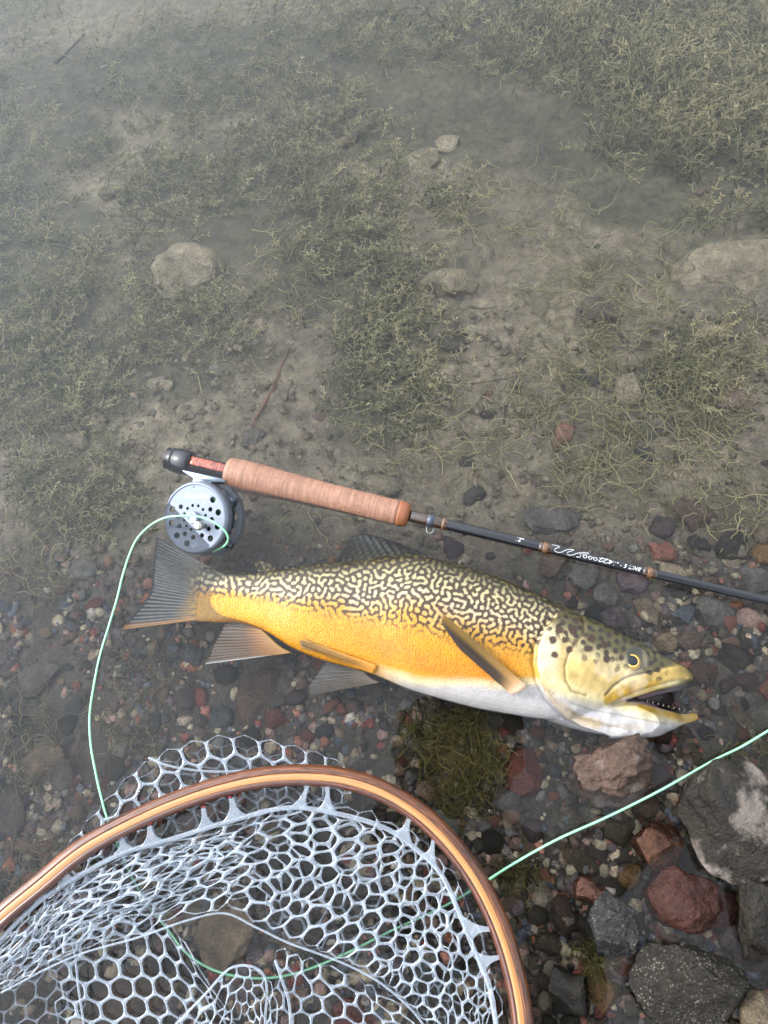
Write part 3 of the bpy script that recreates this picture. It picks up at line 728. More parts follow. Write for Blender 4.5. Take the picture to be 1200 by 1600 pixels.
stick('log', [(524, 232), (545, 218), (565, 204), (582, 190)], .0095, .0085, M_LOG, 'stubby waterlogged brown log end beside the weed bed', 'log', .003)
stick('root', [(400, 652), (416, 625), (430, 598), (440, 570), (452, 545)], .0022, .0013, M_ROOT, 'thin orange brown root with a side shoot lying on the silt', 'root', .004, branches=[[(430, 598), (418, 606), (408, 612)], [(400, 652), (392, 668), (384, 682)]])
stick('twig', [(466, 482), (472, 496), (477, 512)], .0014, .0016, M_BARK, 'tiny black twig near the cream coloured pebble', 'twig', .003)
stick('twig', [(716, 602), (762, 596), (810, 588)], .0007, .0005, M_BARK, 'hair thin straight dark stem across bare silt', 'twig', .002)
stick('twig', [(790, 634), (789, 648), (787, 662)], .0016, .0012, M_BARK, 'short upright dark twig beside tan pebbles', 'twig', .002)

# ================================================================== trout
trout = empty('trout', tuple(P(650, 1000, FISH_Z)), label='large tiger patterned trout with orange belly and open mouth lying on its side', category='fish')
FZ = FISH_Z
BODY = [  # dorsal u, v | ventral u, v | thickness ratio
    (316, 886, 305, 970, .05), (324, 886, 313, 972, .11), (347, 890, 340, 973, .19), (385, 895, 375, 974, .33), (430, 891, 416, 988, .45), (475, 885, 455, 1012, .50), (520, 880, 497, 1030, .50), (560, 877, 540, 1042, .51),
    (600, 871, 585, 1055, .52), (650, 868, 637, 1077, .53), (702, 880, 690, 1093, .54), (765, 898, 744, 1107, .55), (820, 920, 800, 1117, .56), (868, 943, 850, 1124, .57), (905, 960, 890, 1122, .56), (938, 975, 918, 1114, .54),
    (965, 989, 950, 1102, .52), (990, 1001, 985, 1092, .50), (1015, 1013, 1015, 1083, .48), (1040, 1026, 1042, 1076, .48), (1062, 1037, 1065, 1071, .50), (1076, 1047, 1079, 1067, .55), (1082, 1054, 1083, 1062, .5)]
JAW = [(850, 1074, 856, 1126, .5), (885, 1080, 893, 1138, .5), (920, 1090, 930, 1146, .5), (955, 1097, 966, 1151, .5), (985, 1096, 998, 1152.5, .48), (1015, 1102, 1028, 1149.5, .44), (1042, 1109, 1052, 1140, .42), (1066, 1115, 1072, 1131, .5), (1082, 1114, 1086, 1127, .55), (1091, 1115, 1093, 1123, .5)]
def fish_loft(st, ring=40, n=120, zoff=0.0):
    s = catmull(st, n)
    D = P(s[:, 0], s[:, 1], FZ); V = P(s[:, 2], s[:, 3], FZ)
    C, E = (D + V) / 2, (D - V) / 2
    h = np.linalg.norm(E, axis=1); w = h * np.maximum(s[:, 4], .1)
    th = np.arange(ring) * 2 * np.pi / ring
    ct, sn = np.cos(th), np.sin(th)
    ct = np.sign(ct) * np.abs(ct) ** .92; sn = np.sign(sn) * np.abs(sn) ** .92
    v = C[:, None] + E[:, None] * ct[None, :, None] + np.array([0, 0, 1.0]) * (w[:, None] * sn[None])[..., None]
    # a bend in the body: the tail sinks a little
    idx = np.arange(n * ring).reshape(n, ring)
    q = np.stack([idx[:-1], np.roll(idx, -1, 1)[:-1], np.roll(idx, -1, 1)[1:], idx[1:]], -1).reshape(-1, 4)
    vv = v.reshape(-1, 3); m = len(vv)
    vv = np.concatenate([vv, [v[0].mean(0)], [v[-1].mean(0)]])
    t0 = np.stack([np.roll(idx[0], -1), idx[0], np.full(ring, m)], -1); t1 = np.stack([idx[-1], np.roll(idx[-1], -1), np.full(ring, m + 1)], -1)
    vv[:, 2] += zoff
    return vv, [q, np.concatenate([t0, t1])], None
def evaluated(me, mods):
    o = bpy.data.objects.new('tmp', me); col.objects.link(o)
    for kind, kw in mods:
        md = o.modifiers.new(kind, kind)
        for k, v in kw.items(): setattr(md, k, v)
    dg = bpy.context.evaluated_depsgraph_get(); dg.update()
    out = bpy.data.meshes.new_from_object(o.evaluated_get(dg))
    bpy.data.objects.remove(o)
    return out
def arrays(me):
    v = np.zeros(len(me.vertices) * 3, np.float32); me.vertices.foreach_get('co', v)
    nn = np.zeros(len(me.vertices) * 3, np.float32); me.vertices.foreach_get('normal', nn)
    return v.reshape(-1, 3).astype(float), nn.reshape(-1, 3).astype(float)

# labyrinth pattern: band-pass and squash, over and over
def turing(w, h, wave, bias, seed, it=14, stretch=1.0, wide=.22):
    r = np.random.default_rng(seed); a = r.normal(size=(h, w))
    fy, fx = np.fft.fftfreq(h)[:, None], np.fft.rfftfreq(w)[None]
    k = np.sqrt((fx * stretch) ** 2 + fy ** 2) * wave
    H = np.exp(-((k - 1) / wide) ** 2)
    for _ in range(it):
        a = np.fft.irfft2(np.fft.rfft2(a) * H, s=(h, w)); a /= a.std() + 1e-9
        a = np.tanh(1.6 * (a + bias))
    return a
TU = turing(960, 400, 9.6, .26, 3, 3, wide=.6)
TS = turing(960, 400, 13.0, -.5, 4)
TF = turing(960, 400, 9.5, .25, 5)
def look(T, u, v, u0=170, v0=800):
    x, y = np.clip(u - u0, 0, T.shape[1] - 2), np.clip(v - v0, 0, T.shape[0] - 2)
    xi, yi = x.astype(int), y.astype(int); fx, fy = x - xi, y - yi
    return (T[yi, xi] * (1 - fx) + T[yi, xi + 1] * fx) * (1 - fy) + (T[yi + 1, xi] * (1 - fx) + T[yi + 1, xi + 1] * fx) * fy
def seg_dist(u, v, line):
    d = np.full(u.shape, 1e9); p = np.asarray(line, float)
    for a, b in zip(p[:-1], p[1:]):
        ab = b - a; t = np.clip(((u - a[0]) * ab[0] + (v - a[1]) * ab[1]) / (ab @ ab), 0, 1)
        d = np.minimum(d, np.hypot(u - a[0] - t * ab[0], v - a[1] - t * ab[1]))
    return d
def blend(c, t, new):
    t = np.asarray(t)[:, None]
    return c * (1 - t) + np.asarray(new) * t
GILL = [(866, 968), (850, 982), (838, 1000), (829, 1022), (828, 1046), (834, 1072), (848, 1096), (872, 1116), (905, 1134), (950, 1147)]
PREOP = [(905, 972), (904, 996), (890, 1012), (877, 1030), (871, 1050), (873, 1070), (884, 1085), (908, 1091)]
MAXI = [(944, 1091), (962, 1082), (985, 1072), (1010, 1064), (1038, 1056), (1062, 1051), (1078, 1052)]
MAXU = [(938, 1088), (950, 1076), (968, 1064), (990, 1056), (1010, 1052), (1027, 1049)]
SPOTS = [(863, 995, 7), (884, 994, 8), (852, 1011, 6), (871, 1010, 5.5), (888, 1012, 4.5), (878, 1024, 5.5), (855, 1032, 5.5), (915, 1005, 6.5), (934, 1013, 6), (906, 1020, 6), (901, 1036, 5), (924, 1021, 3.5), (919, 1040, 4.5), (939, 1035, 6), (956, 1050, 5), (943, 998, 5), (893, 978, 6), (868, 981, 5), (955, 1035, 4)]
EYE = (987, 1034)
_st = catmull(BODY, 400)
_o = np.argsort(_st[:, 0]); DU, DV = _st[_o, 0], _st[_o, 1]
_ven = np.concatenate([_st[_st[:, 2] < 852, 2:4], np.array([(873, 1132), (932, 1146), (994, 1152), (1027, 1150), (1057, 1138), (1094, 1124)])])
_o = np.argsort(_ven[:, 0]); VU, VV = _ven[_o, 0], _ven[_o, 1]
def skin_colour(u, v):
    q = (v - np.interp(u, DU, DV)) / (np.interp(u, VU, VV) - np.interp(u, DU, DV)); q = np.clip(q, 0, 1)
    nz = fbm(u / 40, v / 40, 4, 1) - .5; nf = fbm(u / 9, v / 9, 3, 2) - .5
    # ground colours, back to belly
    c = np.zeros((len(u), 3)) + lin(116, 104, 62)
    c = blend(c, sstep(q, .06, .22), lin(206, 192, 144))
    c = blend(c, sstep(q + .06 * nz, .22, .40), lin(220, 204, 168))
    tail = sstep(u, 620, 380)
    low = .50 - .07 * tail - .03 * sstep(u, 700, 820)
    c = blend(c, sstep(q + .22 * nz, low - .17, low + .08), lin(216, 164, 60))
    c = blend(c, sstep(q + .16 * nz, low - .02, low + .22) * (1 - sstep(u, 770, 850)), lin(226, 146, 0))
    c = blend(c, tail * sstep(q, low - .05, low + .15), lin(214, 158, 10))
    c = blend(c, sstep(u, 560, 610) * sstep(u, 800, 770) * sstep(q + .05 * nz, .70, .74) * sstep(q + .05 * nz, .88, .84) * .9, lin(222, 138, 0))
    c = blend(c, sstep(u, 600, 480) * sstep(q, .86, 1.0) * .5, lin(200, 120, 40))
    bel = .88 - .10 * sstep(u, 640, 760) - .10 * sstep(u, 760, 850)
    c = blend(c, sstep(u, 560, 640) * sstep(q + .03 * nz, bel, bel + .07), lin(232, 214, 168))
    c = blend(c, sstep(u, 570, 660) * sstep(q, bel + .05, bel + .11), lin(196, 190, 186))
    # dark vermiculation
    pt = look(TU, u + 10 * nz, v + 10 * nz); pf = look(TF, u, v)
    edge = sstep(low + .02 + .16 * nz + .05 * look(TU, u * .5 + 200, v * .5 + 400), q - .03, q + .03)
    body = sstep(q, low + .17, low + .04) 
    dk = sstep(pt + .25 * sstep(q, .22, .05) - .75 * sstep(q + .12 * nz, low - .16, low + .12), -.25, .30) * body
    dcol = lin(58, 32, 19)[None] * (1 - sstep(q, .25, .05)[:, None]) + lin(42, 38, 26)[None] * sstep(q, .25, .05)[:, None]
    c = blend(c, dk * .94, dcol)
    top = sstep(q, .10, .04); c = blend(c, top * sstep(pf, -.2, .3) * .85, lin(44, 42, 30))
    # head
    gx = np.interp(v, [p[1] for p in GILL], [p[0] for p in GILL])
    hd = sstep(u - gx, -2, 3)
    q2 = q
    h = np.zeros((len(u), 3)) + lin(86, 80, 48)
    h = blend(h, sstep(q2 + .1 * nz, .20, .40), lin(206, 188, 138))
    h = blend(h, sstep(q2 + .15 * nz, .34, .52), lin(216, 184, 112))
    h = blend(h, sstep(u, 870, 845) * sstep(q2, .25, .4), lin(226, 212, 176))
    h = blend(h, sstep(q2 + .10 * nz, .60, .74) * (1 - .0 * u), lin(222, 204, 150))
    jaw_line = np.interp(u, [826, 850, 880, 920, 950, 1000, 1060, 1100], [1074, 1080, 1092, 1096, 1101, 1118, 1128, 1132])
    h = blend(h, sstep(v - jaw_line + 14 * nz, -8, 16), lin(194, 190, 188))
    h = blend(h, sstep(seg_dist(u, v, [(836, 1076), (856, 1100), (892, 1120), (930, 1132)]), 10, 3) * .5, lin(196, 160, 96))
    h = blend(h, sstep(seg_dist(u, v, [(880, 1100), (930, 1112), (985, 1122), (1040, 1132)]), 2.2, .6) * .4, lin(120, 100, 84))
    h = blend(h, sstep(seg_dist(u, v, [(905, 1125), (950, 1134), (1000, 1138)]), 7, 2) * .3, lin(196, 176, 134))
    lip = sstep(seg_dist(u, v, [(950, 1098), (990, 1099), (1018, 1105), (1045, 1113), (1070, 1120), (1092, 1119)]), 13, 6) * sstep(u, 955, 1010)
    h = blend(h, lip * .9, lin(186, 148, 44))
    inner = sstep(seg_dist(u, v, [(950, 1094), (985, 1093), (1015, 1100), (1045, 1108), (1075, 1114)]), 5, 2)
    h = blend(h, inner * .8, lin(222, 196, 186))
    mx = sstep(seg_dist(u, v, MAXI), 13, 8); h = blend(h, mx, lin(186, 156, 84))
    h = blend(h, sstep(seg_dist(u, v, [(941, 1093), (975, 1081), (1020, 1067)]), 6, 2), lin(196, 152, 48))
    h = blend(h, sstep(seg_dist(u, v, MAXU), 2.6, .8) * .75, lin(60, 52, 40))
    h = blend(h, sstep(u, 1040, 1066) * sstep(v, 1070, 1050), lin(128, 108, 48))
    h = h * (1 + .5 * (fbm(u / 14, v / 14, 4, 3) - .5) + .5 * nf)[:, None]
    h = blend(h, sstep(fbm(u / 22 + 5, v / 22, 3, 4), .55, .7) * sstep(q2, .3, .4) * sstep(q2, .8, .65) * .35, lin(232, 214, 190))
    ps = look(TS, u, v)
    h = blend(h, sstep(ps, -.5, .0) * sstep(q2, .42, .30) * sstep(u, 1050, 1020) * .92, lin(44, 36, 26))
    for (a, b, r_) in SPOTS:
        d = np.hypot((u - a), (v - b)) + 2.4 * nf * 2
        h = blend(h, sstep(d, r_ + 1.2, r_ - 1.6) * (.95 if r_ > 5 else .6), lin(70, 44, 34))
    for ln, w_, k_ in ((PREOP, 2.2, .6), (GILL[:8], 3.0, .55)):
        h = blend(h, sstep(seg_dist(u, v, ln), w_, .4) * k_, lin(130, 100, 40))  # shading along the gill edge and preopercle groove, put into the skin colour
    de = np.hypot(u - EYE[0], v - EYE[1])
    h = blend(h, sstep(de, 24, 15) * .75, lin(120, 112, 92))
    h = blend(h, sstep(np.hypot((u - EYE[0] + 2) / 1.15, v - EYE[1] + 9), 14, 10) * .8, lin(62, 62, 54))
    c = blend(c, hd, h)
    return c * .59 * (1 + .16 * nf + .25 * (fbm(u / 24 + 3, v / 24, 3, 5) - .5))[:, None], q

def m_skin(name, scale_bump=True, rough=.3):
    m, n, l, b = mat(name)
    at = N(n, 'ShaderNodeAttribute', attribute_name='Col'); tc = n.new('ShaderNodeTexCoord')
    sc = N(n, 'ShaderNodeAttribute', attribute_name='Scale')
    mp = n.new('ShaderNodeMapping'); mp.inputs['Scale'].default_value = (1, 1.25, 0.2); l.new(tc.outputs['Object'], mp.inputs['Vector'])
    vo = N(n, 'ShaderNodeTexVoronoi', Scale=400, Randomness=.6); l.new(mp.outputs[0], vo.inputs['Vector'])
    dotv = ramp(n, l, vo.outputs['Distance'], (.0, 1.22), (.6, .78))
    c = mixc(n, l, sc.outputs['Fac'], at.outputs['Color'], mixc(n, l, 1.0, at.outputs['Color'], dotv, 'MULTIPLY'))
    l.new(c, b.inputs['Base Color'])
    b.inputs['Roughness'].default_value = rough + .08; b.inputs['Specular IOR Level'].default_value = .35
    b.inputs['Coat Weight'].default_value = .15; b.inputs['Coat Roughness'].default_value = .22
    b.inputs['Subsurface Weight'].default_value = .08; b.inputs['Subsurface Radius'].default_value = (.004, .002, .001); b.inputs['Subsurface Scale'].default_value = .5
    bp = n.new('ShaderNodeBump'); bp.inputs['Distance'].default_value = .0008; bp.invert = True
    ml = N(n, 'ShaderNodeMath', operation='MULTIPLY'); l.new(sc.outputs['Fac'], ml.inputs[0]); ml.inputs[1].default_value = .55
    l.new(ml.outputs[0], bp.inputs['Strength']); l.new(vo.outputs['Distance'], bp.inputs['Height'])
    nz = N(n, 'ShaderNodeTexNoise', Scale=120, Detail=4); l.new(tc.outputs['Object'], nz.inputs['Vector'])
    l.new(bump(n, l, nz.outputs['Fac'], .3, .002, bp.outputs['Normal']), b.inputs['Normal'])
    return m
M_SKIN = m_skin('trout_skin')

def build_trout():
    V, Fc, _ = merge([fish_loft(BODY, 44, 150), fish_loft(JAW, 28, 60, -.002)])
    me = evaluated(mesh_np('body', V, Fc), [('REMESH', dict(mode='VOXEL', voxel_size=.00095, use_smooth_shade=True)), ('SMOOTH', dict(factor=.5, iterations=5))])
    v, nn = arrays(me)
    u_, v_ = UV(v[:, 0], v[:, 1], FZ)
    gx = np.interp(v_, [p[1] for p in GILL], [p[0] for p in GILL])
    up = sstep(nn[:, 2], -.2, .35)
    d = u_ - gx
    in_g = sstep(v_, 964, 985)
    disp = .0034 * sstep(d, -1.5, 3) * np.exp(-np.maximum(d, 0) / 55) * in_g - .0022 * np.exp(-((d + 4) / 4) ** 2) * in_g
    disp -= .0014 * np.exp(-(seg_dist(u_, v_, PREOP) / 2.5) ** 2)
    disp += .0010 * np.exp(-(np.hypot((u_ - 905) / 1.3, v_ - 1045) / 22) ** 2) + .0007 * (fbm(u_ / 12, v_ / 12, 3, 1) - .5) * sstep(d, 0, 10)
    disp += .0016 * sstep(seg_dist(u_, v_, MAXI), 13, 6) * sstep(u_, 1085, 1040)
    disp -= .0015 * np.exp(-(seg_dist(u_, v_, MAXU) / 2.4) ** 2)
    disp += .0014 * np.exp(-((np.hypot(u_ - EYE[0], v_ - EYE[1]) - 18) / 5) ** 2)
    for k, off in enumerate((10, 20, 30)):                  # folds of the throat
        ln = [(838 + off * .6, 1082 + off * .2), (862 + off, 1104 + off * .35), (900 + off, 1122 + off * .3), (945 + off, 1136 + off * .15)]
        disp -= .0011 * np.exp(-(seg_dist(u_, v_, ln) / 2.0) ** 2)
    lat = seg_dist(u_, v_, [(320, 930), (430, 935), (540, 945), (650, 955), (760, 985), (830, 1005)])
    disp -= .0004 * np.exp(-(lat / 2) ** 2)
    v = v + nn * (disp * up)[:, None]
    me.vertices.foreach_set('co', v.astype(np.float32).ravel())
    c, q = skin_colour(u_, v_)
    ca = me.color_attributes.new('Col', 'FLOAT_COLOR', 'POINT'); c4 = np.ones((len(v), 4), np.float32); c4[:, :3] = np.clip(c, .002, 1); ca.data.foreach_set('color', c4.ravel())
    sa = me.attributes.new('Scale', 'FLOAT', 'POINT'); s = sstep(gx - u_, 0, 14) * (1 - .75 * sstep(q, .8, .95) * sstep(u_, 560, 640)); sa.data.foreach_set('value', s.astype(np.float32))
    me.polygons.foreach_set('use_smooth', np.ones(len(me.polygons), bool)); me.materials.clear(); me.update()
    b = obj('body', me, M_SKIN); under(b, trout)
    # inside of the open mouth; the lining's near-black is shade put into its colour
    def slab_part(name, mp, z0, z1, m):
        m2 = P([a[0] for a in mp], [a[1] for a in mp], z0); m3 = P([a[0] for a in mp], [a[1] for a in mp], z1)
        k = len(mp); idx = np.arange(k); cap = idx[None]; side = np.stack([idx, np.roll(idx, -1), np.roll(idx, -1) + k, idx + k], -1)
        under(obj(name, mesh_np(name, np.concatenate([m2, m3]), [cap[:, ::-1], cap + k, side], smooth=False), m), trout)
    slab_part('mouth_shade_lining', [(945, 1092), (985, 1080), (1020, 1072), (1052, 1067), (1058, 1080), (1052, 1096), (1046, 1116), (1010, 1108), (985, 1102)], FZ - .010, FZ - .018, plain('mouth_flesh_shade', lin(30, 22, 22), .4, scale=400))
    slab_part('palate', [(985, 1084), (1020, 1076), (1055, 1069), (1078, 1063), (1076, 1070), (1058, 1079), (1030, 1085), (1000, 1093)], FZ - .003, FZ - .009, plain('palate_flesh', lin(104, 92, 98), .35, scale=400))
    # tongue and teeth
    tp = P(np.linspace(985, 1030, 10), np.linspace(1098, 1106, 10), FZ - .004)
    tv, tf, _ = tubes(tp[None], (.004 * np.sin(np.linspace(.5, 3.0, 10)))[None], 8)
    under(obj('tongue', mesh_np('tongue', tv, tf), plain('tongue_flesh', lin(84, 70, 72), .3)), trout)
    teeth = []
    for k in range(9):
        a = P(1012 + k * 8.2, 1097 + k * 2.0, FZ + .006 - k * .0003); t_ = a + np.array([.0002, .0014, .0006])
        vv, ff, _ = tubes(np.stack([a, (a + t_) / 2, t_])[None], np.array([[.00035, .00025, .0001]]), 5)
        under(obj('tooth', mesh_np('tooth', vv, ff), M_TOOTH), trout)
    # eye
    def dome(r, h, n=28, k=8):
        t = np.linspace(0, np.pi / 2, k)
        return lathe([(r * math.cos(a), h * math.sin(a)) for a in t[:-1]] + [(r * .02, h)], n)
    zt = v[np.argmin(np.hypot(u_ - EYE[0], v_ - EYE[1]) + 100 * (nn[:, 2] < 0)), 2]
    ppm = np.linalg.norm(P(601, 1030, zt) - P(600, 1030, zt))
    base = P(EYE[0], EYE[1], zt)
    tilt = Matrix.Rotation(R(-14), 4, 'X')
    ve, fe = dome(15.0 * ppm, 6.5 * ppm)
    e = obj('eye', mesh_np('eye', ve, fe), M_IRIS); e.matrix_world = Matrix.Translation(base - np.array([0, 0, .0006])) @ tilt; under(e, trout)
    vp, fp = dome(8.6 * ppm, 1.2 * ppm)
    p_ = obj('pupil', mesh_np('pupil', vp + np.array([0, 0, 5.5 * ppm]), fp), M_PUPIL, e)
    vr, fr = lathe([(8.5 * ppm, 5.2 * ppm), (9.6 * ppm, 5.6 * ppm), (10.6 * ppm, 4.9 * ppm), (9.6 * ppm, 4.3 * ppm), (8.5 * ppm, 5.2 * ppm)], 28)
    obj('iris_ring', mesh_np('iris_ring', vr[:-2], [fr[0]]), M_RING, e)
    vn, fn = lathe([(3.0 * ppm, 0), (2.6 * ppm, 1.0 * ppm), (1.2 * ppm, .6 * ppm), (.2 * ppm, .1 * ppm)], 16)
    zt2 = v[np.argmin(np.hypot(u_ - 1021, v_ - 1035) + 100 * (nn[:, 2] < 0)), 2]
    no = obj('nostril', mesh_np('nostril', vn, fn), plain('nostril_skin', lin(50, 48, 40), .4)); no.location = P(1021, 1035, zt2 - .0003); under(no, trout)
M_TOOTH = plain('tooth_enamel', lin(150, 142, 130), .3)
def m_eye():
    m, n, l, b = mat('iris')
    tc = n.new('ShaderNodeTexCoord'); nz = N(n, 'ShaderNodeTexNoise', Scale=700, Detail=3); l.new(tc.outputs['Object'], nz.inputs['Vector'])
    l.new(mixc(n, l, nz.outputs['Fac'], (*lin(92, 72, 42), 1), (*lin(170, 132, 74), 1)), b.inputs['Base Color'])
    b.inputs['Roughness'].default_value = .25; b.inputs['Coat Weight'].default_value = .4; b.inputs['Coat Roughness'].default_value = .08
    return m
M_IRIS = m_eye(); M_PUPIL = plain('pupil', lin(5, 6, 9), .14, coat=.2); M_RING = plain('iris_gold', lin(226, 172, 88), .25, scale=500)
build_trout()

# fins: a fan of rays between a base edge and an outer edge, both on the survey sheet with a height
def m_fin():
    m, n, l, b = mat('fin_membrane')
    at = N(n, 'ShaderNodeAttribute', attribute_name='Col'); l.new(at.outputs['Color'], b.inputs['Base Color'])
    b.inputs['Roughness'].default_value = .35; b.inputs['Coat Weight'].default_value = .2
    al = N(n, 'ShaderNodeAttribute', attribute_name='Alpha'); l.new(al.outputs['Fac'], b.inputs['Alpha'])
    return m
M_FIN = m_fin()
def fin(name, base, tip, rays, colour, alpha, ns=90, nt=26, sag=0.0, ragged=.012, thick=.0006):
    r = np.random.default_rng(len(name) * 7 + rays)
    b, t = catmull(base, ns), catmull(tip, ns)
    s = np.linspace(0, 1, ns)[:, None]; k = np.linspace(0, 1, nt)[None]
    rag = 1 - ragged * np.abs(np.sin(s * rays * np.pi)) - ragged * 1.2 * fbm(s * 14, s * 0, 3, 2)
    g = b[:, None] * (1 - (k * rag)[..., None]) + t[:, None] * (k * rag)[..., None]
    ridge = np.cos(s * rays * 2 * np.pi) * .00022 * np.minimum(1, k * 4)
    z = g[..., 2] + sag * np.sin(np.pi * k) * np.sin(np.pi * s) + ridge + .0010 * np.sin(s * 9 + k * 3) * k
    p = P(g[..., 0], g[..., 1], z).reshape(-1, 3)
    S, K_ = np.broadcast_to(s, g.shape[:2]).ravel(), np.broadcast_to(k, g.shape[:2]).ravel()
    c = colour(S, K_, g[..., 0].ravel(), g[..., 1].ravel())
    ray = .5 + .5 * np.cos(S * rays * 2 * np.pi + .6 * np.sin(K_ * 3))
    fork = .5 + .5 * np.cos(S * rays * 4 * np.pi)
    ray = ray * (1 - K_ * .5) + fork * K_ * .5
    rf = np.minimum(1, K_ * 3); c = c * .68 * ((.72 + .38 * ray) * rf + (1 - rf))[:, None]
    idx = np.arange(ns * nt).reshape(ns, nt)
    q = np.stack([idx[:-1, :-1], idx[1:, :-1], idx[1:, 1:], idx[:-1, 1:]], -1).reshape(-1, 4)
    me = mesh_np(name, p, [q], np.clip(c, .002, 1))
    a = me.attributes.new('Alpha', 'FLOAT', 'POINT'); a.data.foreach_set('value', np.clip(alpha(S, K_) * (.8 + .3 * ray) + .3 * sstep(K_, .35, .15), 0, 1).astype(np.float32))
    o = obj(name, me, M_FIN); md = o.modifiers.new('thickness', 'SOLIDIFY'); md.thickness = thick; md.offset = 0
    return under(o, trout)
def grad(*st):
    ks = [a for a, _ in st]; cs = np.array([lin(*c) for _, c in st])
    return lambda K_: np.stack([np.interp(K_, ks, cs[:, i]) for i in range(3)], -1)
def tail_c(S, K_, u, v):
    c = grad((0, (150, 128, 72)), (.25, (104, 92, 62)), (.5, (62, 62, 60)), (1, (52, 54, 60)))(K_)
    c = blend(c, sstep(K_, .55, .16), skin_colour(u, v)[0] / .68)
    pt = look(TU, u, v); c = blend(c, sstep(pt, -.1, .2) * sstep(K_, .5, .1) * .8, lin(74, 52, 40))
    c = blend(c, sstep(look(TU, u * .6 + 300, v * 1.4 - 300), .0, .3) * sstep(K_, .2, .5) * .5, lin(96, 92, 78))
    return blend(c, sstep(S, .93, .99) * .9, lin(190, 128, 52))
fin('caudal_fin', [(340, 892, -.004), (336, 916, -.004), (333, 942, -.004), (330, 966, -.004)], [(243, 838, -.020), (238, 884, -.022), (232, 928, -.020), (188, 984, -.014)], 26, tail_c, lambda S, K_: 1.08 - .12 * K_, ns=130)
def anal_c(S, K_, u, v):
    c = grad((0, (208, 150, 30)), (.2, (190, 122, 36)), (.5, (120, 84, 42)), (1, (92, 70, 44)))(K_)
    c = blend(c, sstep(S, .15, .05) * .6, lin(70, 56, 40))
    return blend(c, sstep(S, .95, .985) * sstep(K_, .2, .45), lin(222, 216, 204))
fin('anal_fin', [(402, 978, -.004), (420, 994, -.004), (438, 1010, -.004), (456, 1020, -.004)], [(352, 970, -.010), (340, 994, -.010), (328, 1016, -.008), (319, 1038, -.004)], 13, anal_c, lambda S, K_: 1.1 - .12 * K_)
def pelv_c(S, K_, u, v):
    c = grad((0, (214, 150, 60)), (.3, (188, 130, 46)), (1, (132, 98, 36)))(K_)
    return blend(c, sstep(np.abs(S - .55), .35, .1) * sstep(K_, .1, .3) * .55, lin(86, 66, 30))
fin('pelvic_fin', [(590, 1040, .014), (588, 1046, .010), (584, 1052, .005)], [(476, 998, .012), (467, 1002, .010), (471, 1013, .006)], 8, pelv_c, lambda S, K_: .99 + 0 * K_, sag=.003)
fin('pelvic_fin', [(566, 1046, -.012), (578, 1058, -.014), (594, 1066, -.014)], [(508, 1032, -.02), (482, 1070, -.022), (482, 1087, -.02)], 10, lambda S, K_, u, v: grad((0, (140, 118, 90)), (.5, (112, 98, 78)), (1, (100, 90, 74)))(K_), lambda S, K_: .88 - .25 * K_)
def dors_c(S, K_, u, v):
    c = grad((0, (112, 104, 66)), (.4, (86, 82, 60)), (1, (64, 64, 56)))(K_)
    return blend(c, sstep(look(TF, u * 1.0 + v * .6 - 400, v * 1.3 - 200), -.1, .25) * .85, lin(34, 32, 28))
fin('dorsal_fin', [(528, 884, -.006), (575, 880, -.006), (630, 876, -.006), (690, 886, -.006)], [(527, 872, -.014), (556, 836, -.018), (606, 843, -.016), (676, 870, -.009)], 13, dors_c, lambda S, K_: .97 - .15 * K_)
fin('adipose_fin', [(404, 894, -.005), (418, 893, -.005), (432, 893, -.005)], [(398, 880, -.009), (412, 877, -.010), (424, 882, -.009)], 5, lambda S, K_, u, v: blend(grad((0, (150, 136, 92)), (1, (140, 128, 90)))(K_), sstep(look(TU, u + 60, v), 0, .3) * .9, lin(50, 42, 30)), lambda S, K_: .98 + 0 * K_, ns=40, nt=14, thick=.0016)
def pect_c(S, K_, u, v):
    c = grad((0, (190, 148, 100)), (.2, (150, 112, 56)), (.6, (118, 92, 40)), (1, (128, 98, 34)))(K_)
    c = blend(c, sstep(S, .28, .6) * sstep(K_, .05, .3) * .92, lin(44, 32, 32))
    return blend(c, sstep(K_, .12, .0) * .7, lin(212, 184, 160))
fin('pectoral_fin', [(824, 1072, .032), (814, 1080, .030), (800, 1086, .027)], [(690, 957, .046), (688, 972, .044), (716, 1012, .036)], 12, pect_c, lambda S, K_: 1.0 + 0 * K_, sag=-.004, ragged=.02)

